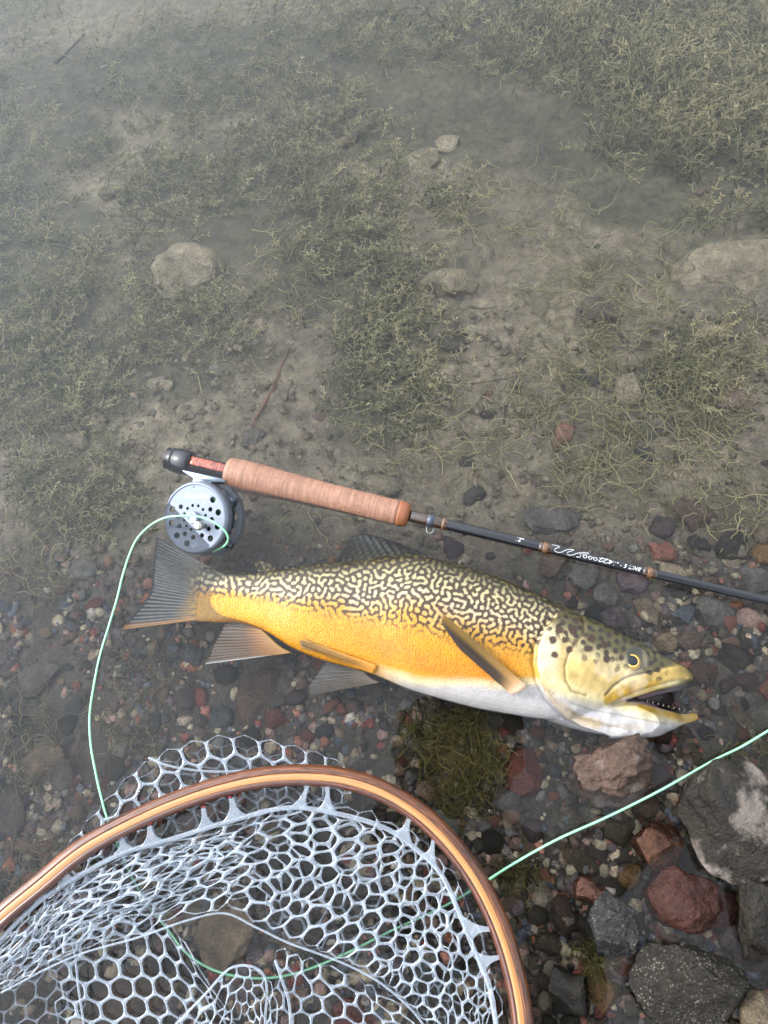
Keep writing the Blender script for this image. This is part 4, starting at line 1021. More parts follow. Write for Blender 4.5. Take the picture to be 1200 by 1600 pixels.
# ================================================================== fly rod
M_CORK = None
def m_cork():
    m, n, l, b = mat('cork')
    tc = n.new('ShaderNodeTexCoord')
    mp = n.new('ShaderNodeMapping'); mp.inputs['Scale'].default_value = (.35, .35, 5.5); l.new(tc.outputs['Object'], mp.inputs['Vector'])
    n1 = N(n, 'ShaderNodeTexNoise', Scale=110, Detail=6, Roughness=.7); l.new(mp.outputs[0], n1.inputs['Vector'])
    n2 = N(n, 'ShaderNodeTexNoise', Scale=260, Detail=4); l.new(tc.outputs['Object'], n2.inputs['Vector'])
    mp2 = n.new('ShaderNodeMapping'); mp2.inputs['Scale'].default_value = (1, 1, .25); l.new(tc.outputs['Object'], mp2.inputs['Vector'])
    n3 = N(n, 'ShaderNodeTexNoise', Scale=420, Detail=3); l.new(mp2.outputs[0], n3.inputs['Vector'])
    sp = n.new('ShaderNodeSeparateXYZ'); l.new(tc.outputs['Object'], sp.inputs[0])
    wv = N(n, 'ShaderNodeMath', operation='MODULO'); l.new(sp.outputs['Z'], wv.inputs[0]); wv.inputs[1].default_value = .0125
    c = mixc(n, l, ramp(n, l, n1.outputs['Fac'], (.3, 0.), (.7, 1.)), (*lin(104, 72, 54), 1), (*lin(156, 114, 92), 1))
    c = mixc(n, l, .5, c, ramp(n, l, n2.outputs['Fac'], (.3, .6), (.6, 1.)), 'MULTIPLY')
    c = mixc(n, l, ramp(n, l, n3.outputs['Fac'], (.66, 0.), (.72, .8)), c, (*lin(74, 48, 34), 1))
    ring = ramp(n, l, wv.outputs[0], (.0, .0), (1, 0.))
    l.new(c, b.inputs['Base Color']); b.inputs['Roughness'].default_value = .55
    l.new(bump(n, l, n3.outputs['Fac'], .25, .001), b.inputs['Normal'])
    return m
M_CORK = m_cork()
M_CORKEND = plain('cork_composite', lin(120, 70, 40), .6, noise=.45, scale=900, bmp=.3)
M_BLACK = plain('black_anodised', lin(26, 26, 32), .35, scale=500, noise=.2)
M_BLANK = plain('graphite_blank', lin(20, 20, 25), .3, scale=260, noise=.25, coat=.35)
M_WRAP = plain('amber_thread', lin(48, 30, 16), .25, scale=700, noise=.35, coat=.8)
M_GOLD = plain('gold_thread', lin(96, 64, 36), .3, scale=700, noise=.2, coat=.6)
def m_wood(name, a, b_, scale=(6, 60, 60), rough=.3, coat=.6, streak=.9):
    m, n, l, b = mat(name)
    uv = n.new('ShaderNodeUVMap'); uv.uv_map = 'UVMap'
    mp = n.new('ShaderNodeMapping'); mp.inputs['Scale'].default_value = scale; l.new(uv.outputs[0], mp.inputs['Vector'])
    n1 = N(n, 'ShaderNodeTexNoise', Scale=1, Detail=8, Roughness=.65); l.new(mp.outputs[0], n1.inputs['Vector'])
    n2 = N(n, 'ShaderNodeTexNoise', Scale=3.5, Detail=4); l.new(mp.outputs[0], n2.inputs['Vector'])
    c = mixc(n, l, ramp(n, l, n1.outputs['Fac'], (.40, 0.), (.60, 1.)), (*lin(*a), 1), (*lin(*b_), 1))
    c = mixc(n, l, ramp(n, l, n2.outputs['Fac'], (.50, 0.), (.58, streak)), c, (*(lin(*a) * .35), 1))
    l.new(c, b.inputs['Base Color']); b.inputs['Roughness'].default_value = rough; b.inputs['Coat Weight'].default_value = coat; b.inputs['Coat Roughness'].default_value = .12
    l.new(bump(n, l, n1.outputs['Fac'], .15, .0008), b.inputs['Normal'])
    return m
M_SEAT = m_wood('red_hardwood', (104, 40, 24), (160, 76, 46), (14, 3, 3))
ROD_A, ROD_B = P(262, 716, -.010), P(1290, 960, .014)
def rod_z(u): return -.010 + .024 * (u - 262) / (1290 - 262)
def rod_p(u, v): return P(u, v, rod_z(u))
rod_dir = ROD_B - ROD_A; ROD_L = np.linalg.norm(rod_dir); rod_dir /= ROD_L
rod = empty('fly_rod', tuple(ROD_A), label='dark fly rod with a cork grip and white lettering lying across the shallow water', category='fishing rod')
rx = np.cross(rod_dir, [0, 0, 1.0]); rx /= np.linalg.norm(rx); ry = np.cross(rod_dir, -rx)
ry = np.cross(rx, rod_dir)                                  # up, rx points to the near side
ROD_M = Matrix(((rx[0], ry[0], rod_dir[0], ROD_A[0]), (rx[1], ry[1], rod_dir[1], ROD_A[1]), (rx[2], ry[2], rod_dir[2], ROD_A[2]), (0, 0, 0, 1)))
def rod_s(u):
    """distance along the rod of sheet column u"""
    a = np.linspace(0, ROD_L, 400); p = ROD_A + rod_dir * a[:, None]
    uu, vv = UV(p[:, 0], p[:, 1], p[:, 2])
    return float(np.interp(u, uu, a))
def rod_part(name, prof, m, seg=32, uv=False, **kw):
    v, f = lathe(prof, seg)
    uvs = np.stack([v[:, 2] * 10, np.arctan2(v[:, 1], v[:, 0]) / 6.283], -1)
    o = obj(name, mesh_np(name, v, f, uvs=uvs), m, **kw); o.matrix_world = ROD_M
    return under(o, rod)
PX = np.linalg.norm(P(501, 770, 0) - P(500, 770, 0))
S = {k: rod_s(k) for k in (248, 252, 276, 300, 356, 400, 480, 560, 625, 640, 662, 690, 800, 845, 858, 1004, 1020, 1290)}
rod_part('end_cap', [(.007, S[248]), (.0105, S[248] + .001), (.0118, S[252]), (.0112, S[252] + .004), (.0125, S[252] + .006), (.0125, S[276] - .004), (.0118, S[276] - .003), (.0118, S[276] - .001), (.0132, S[276]), (.0132, S[300] - .004), (.0122, S[300])], M_BLACK)
seat = rod_part('reel_seat', [(.0095, S[300] - .006), (.0100, S[300] - .002), (.0100, S[356] + .004), (.010, S[356] + .006)], M_BLACK, 8)
# wooden insert let into the top of the seat
_a = np.linspace(R(66), R(118), 9); _z = np.linspace(S[300] + .0005, S[356] + .001, 12)
_v = np.array([[0.0105 * math.cos(a), 0.0105 * math.sin(a), z] for z in _z for a in _a]); _u = np.array([[z * 10, a / 6.283] for z in _z for a in _a])
_i = np.arange(len(_v)).reshape(12, 9)
ins = obj('wood_insert', mesh_np('wood_insert', _v, [np.stack([_i[:-1, :-1], _i[:-1, 1:], _i[1:, 1:], _i[1:, :-1]], -1).reshape(-1, 4)], uvs=_u), M_SEAT)
md = ins.modifiers.new('thickness', 'SOLIDIFY'); md.thickness = .0012; md.offset = 0
ins.matrix_world = ROD_M; under(ins, rod)
ins.parent = seat; ins.matrix_parent_inverse = Matrix(); ins.matrix_world = ROD_M; ins.matrix_basis = Matrix()
_cs = [(356, 23.5), (362, 25.5), (385, 26.5), (420, 25), (470, 22.5), (530, 21), (590, 20.5), (622, 20)]
grip_prof = [(.010, rod_s(355))] + [(r_ * PX * .97, rod_s(u)) for u, r_ in _cs]
_gp = catmull(np.array(grip_prof[1:]), 60)
rod_part('cork_grip', [grip_prof[0]] + [tuple(a) for a in _gp], M_CORK, 40)
rod_part('grip_end', [(19.8 * PX, rod_s(622) + .0002), (20 * PX, rod_s(626)), (19.4 * PX, rod_s(633)), (17.5 * PX, rod_s(638)), (8 * PX, rod_s(640))], M_CORKEND, 36)
def br(u): return (8.6 - 2.4 * (u - 640) / 560) * PX
rod_part('blank', [(br(636), rod_s(636))] + [(br(u), rod_s(u)) for u in (660, 800, 1000, 1200, 1288)], M_BLANK, 28)
for (a, b, mm) in ((641, 700, M_WRAP), (842, 862, M_WRAP), (1004, 1026, M_WRAP)):
    rod_part('thread_wrap', [(br(a) + .0001, rod_s(a)), (br(a) + .0004, rod_s(a + 2)), (br(b) + .0004, rod_s(b - 2)), (br(b) + .0001, rod_s(b))], mm, 28)
for (a, b) in ((691, 695), (848, 855), (1011, 1018)):
    rod_part('gold_band', [(br(a) + .0005, rod_s(a)), (br(a) + .0006, rod_s(a + 1)), (br(b) + .0006, rod_s(b - 1)), (br(b) + .0005, rod_s(b))], M_GOLD, 28)
rod_part('winding_check', [(br(672) + .0002, rod_s(668)), (br(672) + .0011, rod_s(669)), (br(672) + .0011, rod_s(678)), (br(672) + .0002, rod_s(679))], plain('gunmetal', lin(70, 74, 84), .3, metal=.6), 28)
# hook keeper: a little wire loop on the near side
_t = np.linspace(0, np.pi, 14)
_k = np.stack([br(675) + .0075 * np.sin(_t), -.002 + 0 * _t, rod_s(675) - .004 * np.cos(_t)], -1)
_v, _f, _ = tubes(_k[None], np.full((1, 14), .0005), 8)
hk = obj('hook_keeper', mesh_np('hook_keeper', _v, _f), plain('bright_wire', lin(200, 200, 205), .2, metal=.9)); hk.matrix_world = ROD_M; under(hk, rod)

# lettering, printed on the side that faces up
M_INK = plain('white_ink', lin(225, 225, 225), .4, noise=.05)
def wrap_on_rod(v2, u0, drop=0.0, eps=.00012):
    """v2 (n,2): along, across (m) -> rod-local points on the surface; across + is away from the angler"""
    s = rod_s(u0) + v2[:, 0]; r_ = br(u0) + eps
    a = R(90) + (v2[:, 1] + drop) / r_
    return np.stack([-np.cos(a) * -1 * r_ * 1.0, np.sin(a) * r_, s], -1)
def font_mesh(txt, size, shear=0.0, spacing=1.0):
    cu = bpy.data.curves.new('txt', 'FONT'); cu.body = txt; cu.size = size; cu.shear = shear; cu.space_character = spacing; cu.resolution_u = 3
    return evaluated_curve(cu)
def evaluated_curve(cu):
    o = bpy.data.objects.new('tmp', cu); col.objects.link(o)
    dg = bpy.context.evaluated_depsgraph_get(); dg.update()
    me = bpy.data.meshes.new_from_object(o.evaluated_get(dg)); bpy.data.objects.remove(o)
    return me
def rod_text(txt, u0, size, drop, shear=.25, spacing=1.0):
    me = font_mesh(txt, size, shear, spacing); v, _ = arrays(me)
    w = wrap_on_rod(v[:, :2], u0, drop)
    me.vertices.foreach_set('co', w.astype(np.float32).ravel()); me.materials.clear(); me.update()
    o = obj('lettering', me, M_INK); o.matrix_world = ROD_M; under(o, rod)
rod_text('12"', 803, 9.5 * PX, -2.5 * PX)
rod_text("9'1\" - 5 LINE", 949, 8.0 * PX, -4.0 * PX, .3, 1.12)
# script logo, strokes in px along/across
def script(strokes, u0, drop, w):
    parts = []
    for st in strokes:
        q = even(np.array(st, float), 46) * PX
        p = wrap_on_rod(q, u0, drop, .00018)
        parts.append(tubes(p[None], np.full((1, 46), w), 5))
    V, Fc, _ = merge(parts)
    o = obj('script_logo', mesh_np('script_logo', V, Fc), M_INK); o.matrix_world = ROD_M; under(o, rod)
script([[(2, 5.5), (8, 6.5), (15, 5), (10, 1), (7, -2.5), (12, -5), (19, -3), (24, 1.5), (31, 5), (36, 5.5), (32, 2), (26, -2.5), (28, -5), (34, -4), (42, 1), (50, 5), (57, 6.5), (58, 4), (50, 2), (44, .5), (47, -1.5), (46, -4.5), (41, -5)],
        [(52, -3), (50, -1), (53, .5), (56, -1), (54, -3.8), (51, -3)], [(60, -3), (58, -.8), (61, .6), (64, -1), (62, -3.8), (59, -3)], [(67, -3), (65.5, -.8), (68.5, .6), (71.5, -1), (69.5, -3.8), (66.5, -3)],
        [(79, 4), (76, -1), (74, -3.6), (77, -3.8), (81, -1.5)], [(86, 4), (83, -1), (81, -3.6), (85, -3.9), (94, -.5)], [(74, 1.2), (82, 1.8), (92, 1.6)]], 858, 0, .00022)

# ================================================================== fly reel
M_ALU = plain('brushed_aluminium', lin(104, 110, 120), .48, metal=.55, noise=.1, scale=600)
M_ALU2 = plain('pale_aluminium', lin(146, 158, 170), .45, metal=.4, noise=.08, scale=600)
M_FRAME = plain('gunmetal_frame', lin(72, 80, 90), .4, metal=.5, noise=.15, scale=400)
M_DRUM = plain('dark_spool', lin(34, 38, 42), .5, noise=.3, scale=300)
def disc_with_holes(outer, holes, thick, bevel=0.0):
    cu = bpy.data.curves.new('disc', 'CURVE'); cu.dimensions = '2D'; cu.fill_mode = 'BOTH'; cu.extrude = thick / 2; cu.bevel_depth = bevel; cu.bevel_resolution = 1
    def poly(pts):
        sp = cu.splines.new('POLY'); sp.points.add(len(pts) - 1); sp.use_cyclic_u = True
        for k, (x, y) in enumerate(pts): sp.points[k].co = (x, y, 0, 1)
    poly(outer)
    for (x, y, r_) in holes: poly([(x + r_ * math.cos(t), y + r_ * math.sin(t)) for t in np.linspace(0, 2 * np.pi, 17)[:-1]])
    me = evaluated_curve(cu); me.materials.clear()
    return me
RC = P(304, 809, .004)
view = np.array([0, 0, CAM_H]) - RC; view /= np.linalg.norm(view)
nz_ = view * math.cos(R(29)) + np.array([-1, .02, 0]) * math.sin(R(29)); nz_ /= np.linalg.norm(nz_)
upv = np.array([.02, 1, 0.1]); xx = np.cross(upv, nz_); xx /= np.linalg.norm(xx); yy = np.cross(nz_, xx)
REEL_M = Matrix(((xx[0], yy[0], nz_[0], RC[0]), (xx[1], yy[1], nz_[1], RC[1]), (xx[2], yy[2], nz_[2], RC[2]), (0, 0, 0, 1)))
rp = np.linalg.norm(P(305, 808, .004) - P(304, 808, .004))
RAD = 57.5 * rp
reel = empty('fly_reel', tuple(RC), label='round silver fly reel with drilled face mounted under the rod butt', category='fishing reel')
def reel_part(name, me, m, par=None, z=0.0, **kw):
    o = obj(name, me, m, **kw); o.matrix_world = REEL_M @ Matrix.Translation((0, 0, z)); under(o, reel)
    if par is not None:
        o.parent = par; o.matrix_parent_inverse = Matrix(); o.matrix_basis = Matrix.Translation((0, 0, z))
    return o
circ = lambda r_, n=72: [(r_ * math.cos(t), r_ * math.sin(t)) for t in np.linspace(0, 2 * np.pi, n + 1)[:-1]]
holes = []
for k, a in enumerate(np.linspace(0, 330, 12)):
    if a in (90.0, 60.0, 120.0, 270.0): continue
    holes.append((.74 * RAD * math.cos(R(a + 8)), .74 * RAD * math.sin(R(a + 8)), .088 * RAD))
for a in range(0, 360, 30):
    if 50 < a < 130: continue
    holes.append((.53 * RAD * math.cos(R(a - 8)), .53 * RAD * math.sin(R(a - 8)), .066 * RAD))
for a in range(0, 360, 30):
    if a in (270, 300, 330): continue
    holes.append((.34 * RAD * math.cos(R(a + 8)), .34 * RAD * math.sin(R(a + 8)), .042 * RAD))
holes.append((0.02 * RAD, .90 * RAD - .06 * RAD, .022 * RAD))
face = reel_part('spool_face', disc_with_holes(circ(.905 * RAD), holes, .0016), M_ALU, z=-.0010)
v_, f_ = lathe([(.90 * RAD, -.003), (.90 * RAD, .0004), (.925 * RAD, .0008), (.985 * RAD, -.0012), (1.0 * RAD, -.004), (1.0 * RAD, -.0115), (.97 * RAD, -.0118), (.96 * RAD, -.004), (.90 * RAD, -.003)], 72)
reel_part('spool_rim', mesh_np('spool_rim', v_[:-2], [f_[0]]), M_ALU)
v_, f_ = lathe([(.62 * RAD, -.0295), (.62 * RAD, -.006), (.3 * RAD, -.0058)], 48); reel_part('spool_drum', mesh_np('spool_drum', v_, f_), M_DRUM)
# backing line wound on the drum
wind = []
for k in range(10):
    t = np.linspace(0, 2 * np.pi, 49); wind.append(np.stack([.64 * RAD * np.cos(t), .64 * RAD * np.sin(t), np.full(49, -.010 - k * .0019)], -1))
v_, f_, _ = tubes(np.array(wind), np.full((10, 49), .0011), 6)
M_LINE = plain('mint_line', lin(130, 190, 150), .3, noise=.06, scale=200)
reel_part('wound_line', mesh_np('wound_line', v_, f_), plain('line_shade_painted', lin(120, 170, 128), .4), kind='stuff')  # darker mint than the loose line, the shade put into its colour
v_, f_ = lathe([(.165 * RAD, -.001), (.165 * RAD, .0040), (.15 * RAD, .0055), (.12 * RAD, .0060), (.118 * RAD, .0052), (.02 * RAD, .0052)], 36); hub = reel_part('hub_cap', mesh_np('hub_cap', v_, f_), M_ALU2)
v_, f_ = lathe([(.07 * RAD, -.001), (.075 * RAD, .003), (.11 * RAD, .004), (.13 * RAD, .008), (.125 * RAD, .012), (.09 * RAD, .0135), (.02 * RAD, .0138)], 28)
hd = reel_part('handle', mesh_np('handle', v_ + np.array([.27 * RAD, -.23 * RAD, 0]), f_), plain('polished_knob', lin(190, 186, 176), .12, metal=.9, scale=900, noise=.4))
# frame behind the spool: a many sided plate with holes, and a ring
oct_ = [(1.06 * RAD * math.cos(t), 1.06 * RAD * math.sin(t)) for t in np.linspace(0, 2 * np.pi, 15)[:-1]]
fr = reel_part('frame_plate', disc_with_holes(oct_, [(.78 * RAD * math.cos(t), .78 * RAD * math.sin(t), .10 * RAD) for t in np.linspace(0, 2 * np.pi, 13)[:-1]], .0022, .0005), M_FRAME, z=-.033)
oct2 = [(1.06 * RAD * math.cos(t), 1.06 * RAD * math.sin(t)) for t in np.linspace(0, 2 * np.pi, 15)[:-1]]
cu_in = [(.0, .0, .95 * RAD)]
me_ring = disc_with_holes(oct2, [(0, 0, .93 * RAD)], .0024, .0005)
reel_part('frame_ring', me_ring, M_FRAME, z=-.0285)
for t in (25, 100, 205, 300):
    v_, f_ = lathe([(.0028, -.033), (.0028, -.0125), (.0015, -.0122)], 14)
    reel_part('frame_pillar', mesh_np('frame_pillar', v_ + np.array([1.0 * RAD * math.cos(R(t)) * 1.02, 1.02 * RAD * math.sin(R(t)), 0]), f_), M_FRAME)
# emblem and name pressed into the face
def reel_text(txt, size, x, y, shear, rotz):
    me = font_mesh(txt, size, shear); v, _ = arrays(me)
    c, s_ = math.cos(R(rotz)), math.sin(R(rotz)); v = v - np.array([v[:, 0].mean(), 0, 0])
    w = np.stack([c * v[:, 0] - s_ * v[:, 1] + x, s_ * v[:, 0] + c * v[:, 1] + y, v[:, 2]], -1)
    me.vertices.foreach_set('co', w.astype(np.float32).ravel()); me.materials.clear(); me.update()
    reel_part('engraved_lettering', me, M_ALU2, face, z=.0010)
reel_text('Battenkill', .155 * RAD * 1.3, .02 * RAD, .53 * RAD, .35, -6)
reel_text('II', .15 * RAD, .33 * RAD, .36 * RAD, .35, -6)
em = []
for k, (rr, cx, cy) in enumerate(((.085, 0, 0), (.05, 0, .01), (.03, -.03, -.01), (.03, .03, -.01))):
    t = np.linspace(0, 2 * np.pi, 25); em.append(np.stack([(rr * np.cos(t) + cx) * RAD - .05 * RAD, (rr * np.sin(t) + cy) * RAD - .74 * RAD, 0 * t], -1))
v_, f_, _ = tubes(np.array(em), np.full((4, 25), .0003), 5); reel_part('engraved_emblem', mesh_np('engraved_emblem', v_, f_), M_ALU2, face, z=.0009)
# foot that clamps to the seat
def slab(outline, z0, z1):
    k = len(outline); i = np.arange(k)
    return mesh_np('reel_foot', np.concatenate([np.column_stack([outline, np.full(k, z1)]), np.column_stack([outline, np.full(k, z0)])]), [i[None], i[None, ::-1] + k, np.stack([np.roll(i, -1), i, i + k, np.roll(i, -1) + k], -1)], smooth=False)
foot2 = [(286, 737), (352, 751), (352, 754), (331, 754), (330, 760), (328, 775), (300, 772), (303, 756), (303, 748)]
fp = P([a[0] for a in foot2], [a[1] for a in foot2], .0)
k = len(fp); i_ = np.arange(k)
_top, _bot = fp + np.array([0, 0, .004]), fp + np.array([0, 0, -.004])
under(obj('reel_foot', mesh_np('reel_foot', np.concatenate([_top, _bot]), [i_[None, ::-1], i_[None] + k, np.stack([i_, np.roll(i_, -1), np.roll(i_, -1) + k, i_ + k], -1)], smooth=False), M_ALU2), reel)

# ================================================================== fly line
LINE = [(332, 862, -.012), (346, 856, -.004), (355, 848, .008), (356, 838, .016), (349, 827, .021), (336, 817, .023), (318, 809, .023), (300, 806, .022), (280, 806, .020), (258, 809, .014), (236, 820, .008), (214, 842, .004), (201, 870, .002), (191, 902, .0015), (183, 935, .001), (171, 975, .001), (156, 1025, .001), (146, 1075, .001),
        (140, 1120, .0), (142, 1165, .0), (150, 1210, .0), (158, 1245, .001), (168, 1280, .002), (186, 1325, -.004), (206, 1370, -.01), (232, 1415, -.012), (262, 1452, -.01), (290, 1488, -.006), (330, 1514, -.004), (380, 1527, -.004), (430, 1527, -.004), (480, 1515, -.006), (540, 1490, -.008), (610, 1455, -.010), (690, 1418, -.008),
        (750, 1383, -.002), (800, 1351, .004), (870, 1312, .010), (950, 1276, .014), (1030, 1236, .014), (1110, 1191, .012), (1160, 1166, .010), (1200, 1142, .008), (1290, 1090, .003), (1400, 1050, .001), (1600, 1020, .001)]
q = even(np.array(LINE, float), 420); p = P(q[:, 0], q[:, 1], q[:, 2])
v_, f_, _ = tubes(p[None], np.full((1, 420), .00105), 8)
obj('fly_line', mesh_np('fly_line', v_, f_), M_LINE, label='thin mint green fly line looping from the reel through the net', category='fishing line')

# ================================================================== landing net
net = empty('landing_net', tuple(P(420, 1500, .02)), label='wooden hoop landing net with clear rubber netting at the water edge', category='landing net')
HOOP = [(-62, 1500), (0, 1433), (62, 1381), (130, 1326), (205, 1284), (285, 1249), (365, 1224), (440, 1212), (520, 1214), (588, 1232), (648, 1266), (698, 1312), (742, 1370), (776, 1437), (800, 1508), (815, 1585), (818, 1670), (800, 1760), (750, 1850), (660, 1920), (540, 1965), (400, 1985), (250, 1965), (110, 1905), (0, 1815), (-70, 1710), (-95, 1600)]
def hoop_curve(n=360):
    q = even(np.array(HOOP + HOOP[:1], float), n + 1)[:-1]
    return q
HQ = hoop_curve(); HZ = .030
HP = P(HQ[:, 0], HQ[:, 1], HZ)
_tan = np.roll(HP, -1, 0) - np.roll(HP, 1, 0); _tan /= np.linalg.norm(_tan, axis=1, keepdims=True)
HN = np.stack([-_tan[:, 1], _tan[:, 0], 0 * _tan[:, 0]], -1)
_c = HP.mean(0)
if ((HP - _c) * HN).sum(1).mean() < 0: HN = -HN               # outwards
_arc = np.concatenate([[0], np.cumsum(np.linalg.norm(np.diff(HP, axis=0), axis=1))])
def strip(name, sec, m):
    sec = np.asarray(sec, float) * np.array([1.08, 1.0]); k = len(sec); n = len(HP)
    v = HP[:, None] + HN[:, None] * sec[None, :, 0:1] + np.array([0, 0, 1.0]) * sec[None, :, 1:2]
    idx = np.arange(n * k).reshape(n, k); a, b = idx, np.roll(idx, -1, 0)
    q = np.stack([a, np.roll(a, -1, 1), np.roll(b, -1, 1), b], -1).reshape(-1, 4)
    per = np.concatenate([[0], np.cumsum(np.linalg.norm(np.diff(sec, axis=0), axis=1))])
    uv = np.stack(np.broadcast_arrays(_arc[:, None], per[None]), -1).reshape(-1, 2)
    return under(obj(name, mesh_np(name, v.reshape(-1, 3), [q], uvs=uv), m), net)
M_WALNUT = m_wood('walnut', (48, 24, 12), (124, 68, 30), (22, 700, 1), rough=.35, coat=.3)
M_MAPLE = m_wood('maple', (146, 96, 50), (170, 122, 72), (16, 600, 1), rough=.35, coat=.3, streak=.15)
M_DARKW = m_wood('dark_walnut', (50, 24, 14), (112, 58, 30), (26, 700, 1), rough=.3, coat=.6)
strip('outer_lamination', [(.0012, -.007), (.0012, .0066), (.0030, .0062), (.0055, .0048), (.0076, .0022), (.0084, -.001), (.0080, -.004), (.0066, -.0066), (.004, -.0076)], M_WALNUT)
strip('core_lamination', [(-.0040, -.007), (-.0040, .0066), (-.003, .0071), (0, .0072), (.0011, .0068), (.0011, -.007)], M_MAPLE)
strip('inner_lamination', [(-.0041, -.007), (-.0068, -.0062), (-.0082, -.002), (-.0080, .002), (-.0066, .0050), (-.0041, .0066)], M_DARKW)

def m_rubber():
    m, n, l, b = mat('clear_rubber')
    tc = n.new('ShaderNodeTexCoord'); t = N(n, 'ShaderNodeTexNoise', Scale=90, Detail=4); l.new(tc.outputs['Object'], t.inputs['Vector'])
    l.new(mixc(n, l, t.outputs['Fac'], (*lin(146, 154, 164), 1), (*lin(194, 202, 212), 1)), b.inputs['Base Color'])
    b.inputs['Roughness'].default_value = .12; b.inputs['IOR'].default_value = 1.5; b.inputs['Specular IOR Level'].default_value = .9
    b.inputs['Coat Weight'].default_value = 1.0; b.inputs['Coat Roughness'].default_value = .04
    tr = n.new('ShaderNodeBsdfTransparent'); tr.inputs['Color'].default_value = (.92, .95, .97, 1)
    lw = n.new('ShaderNodeLayerWeight'); lw.inputs['Blend'].default_value = .35
    mx = n.new('ShaderNodeMixShader'); l.new(ramp(n, l, lw.outputs['Facing'], (0., .24), (.75, .92)), mx.inputs[0])
    l.new(tr.outputs[0], mx.inputs[1]); l.new(b.outputs[0], mx.inputs[2]); l.new(mx.outputs[0], n['Material Output'].inputs['Surface'])
    return m
M_RUBBER = m_rubber()

def netting(ctrl, ls, lt, pitch=36.0, width=.20, seed=0, crumple=0.0, thick=.0019, trim=None):
    """ctrl: rows of (u, v, z); the sheet is ls x lt px of hexagons laid onto the control grid"""
    g = np.array(ctrl, float); r_, c_ = g.shape[:2]
    def at(s, t):                                             # s, t in 0..1
        x = np.clip(s, 0, 1) * (c_ - 1); y = np.clip(t, 0, 1) * (r_ - 1)
        def cub(p0, p1, p2, p3, f): return .5 * (2 * p1 + (p2 - p0) * f + (2 * p0 - 5 * p1 + 4 * p2 - p3) * f ** 2 + (3 * p1 - p0 - 3 * p2 + p3) * f ** 3)
        xi, yi = np.minimum(x.astype(int), c_ - 2), np.minimum(y.astype(int), r_ - 2); fx, fy = (x - xi)[:, None], (y - yi)[:, None]
        def row(j):
            j = np.clip(j, 0, r_ - 1); return cub(g[j, np.clip(xi - 1, 0, c_ - 1)], g[j, xi], g[j, xi + 1], g[j, np.clip(xi + 2, 0, c_ - 1)], fx)
        return cub(row(yi - 1), row(yi), row(yi + 1), row(yi + 2), fy)
    R_ = pitch / math.sqrt(3)
    nx, ny = int(ls / pitch) + 1, int(lt / (1.5 * R_)) + 1
    key, verts, holes_, faces = {}, [], [], []
    def vid(x, y):
        k_ = (round(x * 8), round(y * 8))
        if k_ not in key: key[k_] = len(verts); verts.append((x, y))
        return key[k_]
    cells = []
    for j in range(ny):
        for i in range(nx):
            cx = pitch * (i + .5 * (j & 1)) ; cy = 1.5 * R_ * j
            if cx > ls or cy > lt: continue
            cells.append((cx, cy, [vid(cx + R_ * math.sin(a), cy + R_ * math.cos(a)) for a in np.arange(6) * math.pi / 3]))
    nl = len(verts); inner_all = []; tris = []
    for cx, cy, ring in cells:
        ic = []
        for k_ in ring:
            x, y = verts[k_]; ic.append((x + (cx - x) * width, y + (cy - y) * width))
        a0 = len(verts)
        for a in range(6):
            p_, c0, n_ = ic[a - 1], ic[a], ic[(a + 1) % 6]
            verts.append((c0[0] + .2 * (p_[0] - c0[0]), c0[1] + .2 * (p_[1] - c0[1])))
            verts.append((c0[0] + .2 * (n_[0] - c0[0]), c0[1] + .2 * (n_[1] - c0[1])))
        for a in range(6):
            b = (a + 1) % 6
            faces.append((ring[a], ring[b], a0 + 2 * b, a0 + 2 * a + 1)); tris.append((ring[a], a0 + 2 * a + 1, a0 + 2 * a))
    w = np.array(verts)
    s, t = (w[:, 0] + R_) / (ls + 2 * R_), (w[:, 1] + R_) / (lt + 2 * R_)
    def place(w, s, t):
        q = at(s, t)
        if crumple:
            q[:, 0] += crumple * 26 * (fbm(w[:, 0] / 60 + seed, w[:, 1] / 60, 3, seed) - .5); q[:, 1] += crumple * 26 * (fbm(w[:, 0] / 60, w[:, 1] / 60 + seed, 3, seed + 1) - .5)
            q[:, 2] += crumple * .014 * (fbm(w[:, 0] / 70 + 7, w[:, 1] / 70 + seed, 3, seed + 2) - .5)
        return P(q[:, 0], q[:, 1], q[:, 2])
    p = place(w, s, t)
    e = 2.0
    ds = place(w + [e, 0], s + e / ls, t) - place(w - [e, 0], s - e / ls, t); dt = place(w + [0, e], s, t + e / lt) - place(w - [0, e], s, t - e / lt)
    nn = np.cross(ds, dt); nn /= np.linalg.norm(nn, axis=1, keepdims=True) + 1e-12
    nn[nn[:, 2] < 0] *= -1
    # moulded cross-section: a ridge above and below the line of each strand, thin at the rim of each hole
    low = p[:nl] - nn[:nl] * thick / 2
    pts = np.concatenate([p, low]); pts[:nl] = p[:nl] + nn[:nl] * thick / 2
    n_all = len(p); fq, ft = np.array(faces), np.array(tris)
    def down(f): return np.where(f < nl, f + n_all, f)[:, ::-1]
    me = mesh_np('netting', pts, [np.concatenate([fq, down(fq)]), np.concatenate([ft, down(ft)])])
    o = obj('netting', me, M_RUBBER)
    return under(o, net)
RIM = [(-14, 1484), (40, 1428), (90, 1388), (185, 1336), (265, 1312), (360, 1283), (450, 1262), (530, 1272), (600, 1293), (648, 1325), (688, 1364), (715, 1420), (741, 1484), (764, 1538), (776, 1605)]
FOLD = [(2, 1548), (36, 1530), (70, 1512), (130, 1486), (215, 1462), (290, 1436), (350, 1424), (400, 1446), (450, 1470), (500, 1488), (545, 1506), (590, 1530), (630, 1562), (660, 1596), (680, 1640)]
